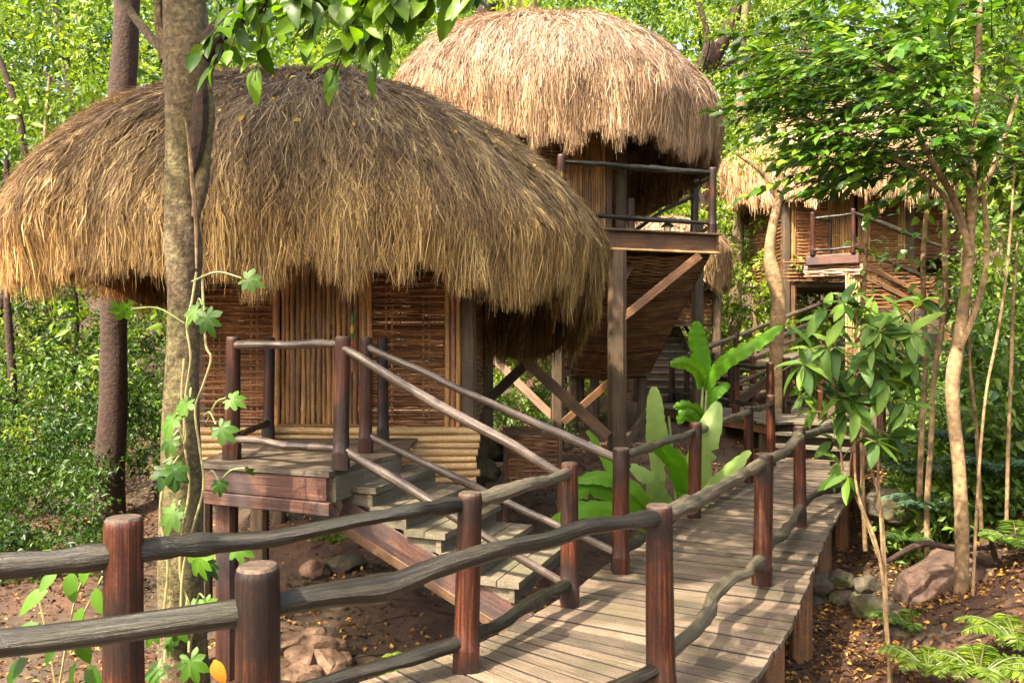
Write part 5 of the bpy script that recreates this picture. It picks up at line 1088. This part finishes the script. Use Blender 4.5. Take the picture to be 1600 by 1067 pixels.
# ------------------------------------------------------------------ rocks
def rock(label, px, py, d, size, seed, mat, group=None, sink=.25, name='rock', face=.5):
    rg = np.random.RandomState(seed)
    import bmesh
    bm = bmesh.new(); bmesh.ops.create_icosphere(bm, subdivisions=4, radius=1)
    dirs = unit(rg.randn(14, 3)); off = rg.uniform(.62, .9, 14)
    for v in bm.verts:
        p = np.array(v.co); r = 1.0
        for q, o in zip(dirs, off):
            c = p @ q
            if c > 0: r = min(r, o / max(c, .01)) if face else r
        r *= 1 + .05 * math.sin(p[0] * 5 + seed) * math.sin(p[1] * 6 + p[2] * 4) + .008 * rg.randn()
        v.co = Vector((p[0] * r * size[0], p[1] * r * size[1], p[2] * r * size[2]))
    me = bpy.data.meshes.new(name); bm.to_mesh(me); bm.free(); me.materials.append(mat)
    c = at(px, py, d); o = link(name, me, None, c); o.rotation_euler = (0, 0, rg.rand() * 6)
    return tag(o, label, 'rock', group)
rg3 = random.Random(5)
def gd(px, py):
    """distance at which the ground is seen at this pixel"""
    for d in np.arange(4, 40, .05):
        if at(px, py, d)[2] <= float(gh((px - 800) / FPX * d, d)): return float(d)
    return 40.0
for i, (px, py, s) in enumerate([(455, 1005, .10), (470, 1030, .12), (500, 1008, .11), (520, 1012, .09), (505, 1035, .12), (480, 1058, .13), (452, 1040, .10), (535, 1030, .08), (522, 1056, .11), (490, 990, .08), (450, 1064, .11), (543, 1058, .08)]):
    rock('angular tan stone in the small heap by the near railing post', px, py, gd(px, 1052) + (1050 - py) * .006, (s * 1.55, s * 1.25, s * 1.0), 200 + i, M_ROCK, 'stones heaped below the near railing', name='stone')
rock('rounded brown boulder under the front hut porch', 492, 890, gd(492, 902), (.19, .16, .13), 301, M_ROCK); rock('low dark rock under the porch stair', 545, 882, gd(545, 892), (.28, .2, .12), 302, M_DROCK)
rock('mossy boulder behind the stair handrail', 775, 700, 11.2, (.42, .3, .26), 303, M_DROCK); rock('small mossy rock beside the woven bin', 760, 735, 10.6, (.24, .2, .16), 304, M_DROCK)

rock('huge reddish boulder at the right behind the curved trunk', 1520, 915, 8.2, (.85, .6, .44), 306, M_BOULDER); rock('reddish boulder nestled left of the huge one', 1455, 925, 8.3, (.36, .34, .30), 307, M_BOULDER)
rock('dark rounded rock beside the boardwalk posts', 1385, 795, 9.6, (.36, .34, .24), 308, M_DROCK); rock('dark flat rock at the lower right by the thin stems', 1420, 1000, 7.4, (.24, .22, .18), 309, M_DROCK); rock('dark rock in shade beside the lower stilt', 1375, 960, 8.0, (.34, .28, .20), 310, M_DROCK)
rock('pale sunlit rock at the right edge', 1590, 985, 6.9, (.30, .25, .18), 311, M_ROCK)
for i, (px, py, s) in enumerate([(1275, 945, .13), (1310, 935, .15), (1340, 930, .12), (1265, 975, .12), (1290, 978, .15), (1322, 985, .14), (1350, 955, .13), (1280, 910, .13), (1312, 905, .12), (1350, 915, .13), (1262, 905, .10)]):
    rock('rough stone of the low dry wall under the boardwalk', px, py, 8.45, (s * 1.25, s * 1.1, s * .9), 400 + i, M_DROCK, 'stones of the low dry wall beside the boardwalk', name='stone')
# roots on the right bank
for i, pts in enumerate([[(1380, 880), (1440, 850), (1500, 858), (1570, 852)], [(1545, 830), (1560, 900), (1555, 960), (1540, 985)], [(1505, 860), (1540, 880), (1580, 890), (1610, 870)]]):
    o = smooth_tube([at(a, b, 7.9) for a, b in pts], [.02, .03, .026, .018], 7, .1, i).build('root', M_DBARK); tag(o, ['bare root snaking along the bank above the boulder', 'dark root hanging over the huge boulder', 'short root curling at the right edge of the bank'][i], 'root')

# ------------------------------------------------------------------ litter
rng = np.random.RandomState(61); n = 60000
px = np.where(rng.rand(n) < .5, rng.uniform(-50, 1650, n), rng.uniform(1150, 1650, n)); d = np.sqrt(rng.uniform(4.2 ** 2, 15 ** 2, n)); x = (px - 800) / FPX * d; keep = rng.rand(n) < (.35 + .65 * (np.sin(x * 2.1) * np.sin(d * 1.7) > -.2)); x, d = x[keep], d[keep]; n = len(x)
Pl = np.stack([x, d, gh(x, d) + rng.uniform(.005, .03, n)], 1); sz = rng.uniform(.02, .075, n)
cl = mixcol(rng.rand(n) ** 2.5, [(.04, .018, .009), (.12, .058, .022), (.27, .14, .04), (.46, .27, .055)])
me = leaf_mesh('leaf_litter', [leaf_arrays(Pl, unit(rng.randn(n, 3) * V3(1, 1, .25)), unit(rng.randn(n, 3) * .45 + V3(0, 0, 1)), sz, sz * .55, cl, 'far', .3)], M_LITTER); tag(link('leaf_litter', me), 'scattered dry leaves on the soil', 'leaf litter', kind='stuff')
# sticks on the forest floor
tg_ = MB()
for i in range(420):
    px_ = rng.uniform(1150, 1640) if i % 2 else rng.uniform(-20, 900); d_ = rng.uniform(5.2, 11); x_ = (px_ - 800) / FPX * d_; a_ = rng.rand() * 6.28; L_ = rng.uniform(.08, .5)
    pts_ = []
    for q_ in (0, .5, 1):
        xx_, yy_ = x_ + math.cos(a_ + .3 * q_) * L_ * q_, d_ + math.sin(a_ + .3 * q_) * L_ * q_; pts_.append((xx_, yy_, float(gh(xx_, yy_)) + .012 + .03 * rng.rand() * q_))
    tg_.tube(pts_, [.007, .006, .003], 5, False, .1, i)
tag(tg_.build('fallen_sticks', M_DBARK), 'dry sticks strewn over the forest soil', 'sticks', kind='stuff')
# twigs lying on the front roof
tb = MB()
for i in range(950):
    th_, dd_ = rng.uniform(-2.95, -.1), abs(rng.randn()) * .8 + .2; p_ = D1.pos(np.array([th_]), np.array([dd_]))[0]; n_ = D1.normal(np.array([th_]), np.array([dd_]))[0]
    t_ = nrm(np.cross(n_, rng.randn(3))); L_ = rng.uniform(.06, .26); tb.tube([p_ + n_ * .06, p_ + n_ * .09 + t_ * L_ * .5 + rng.randn(3) * .01, p_ + n_ * .07 + t_ * L_], [.0045, .0045, .003], 4, False)
tag(tb.build('roof_twigs', M_PBARK), 'dry twigs caught on the crown of the front thatch', 'twigs', kind='stuff')
# leaves and twigs fallen on the front roof
n = 260; th = rng.uniform(-2.9, -.1, n); dd = rng.uniform(.6, 2.9, n); Pl = D1.pos(th, dd) + D1.normal(th, dd) * .07
me = leaf_mesh('fallen_leaves', [leaf_arrays(Pl, unit(rng.randn(n, 3)), D1.normal(th, dd) + rng.randn(n, 3) * .4, rng.uniform(.035, .10, n), .04, mixcol(rng.rand(n), [(.12, .06, .03), (.4, .27, .05), (.55, .45, .10)]), 'far', .3)], M_LITTER); tag(link('roof_litter', me), 'dry leaves scattered over the front thatch', 'leaf litter', kind='stuff')
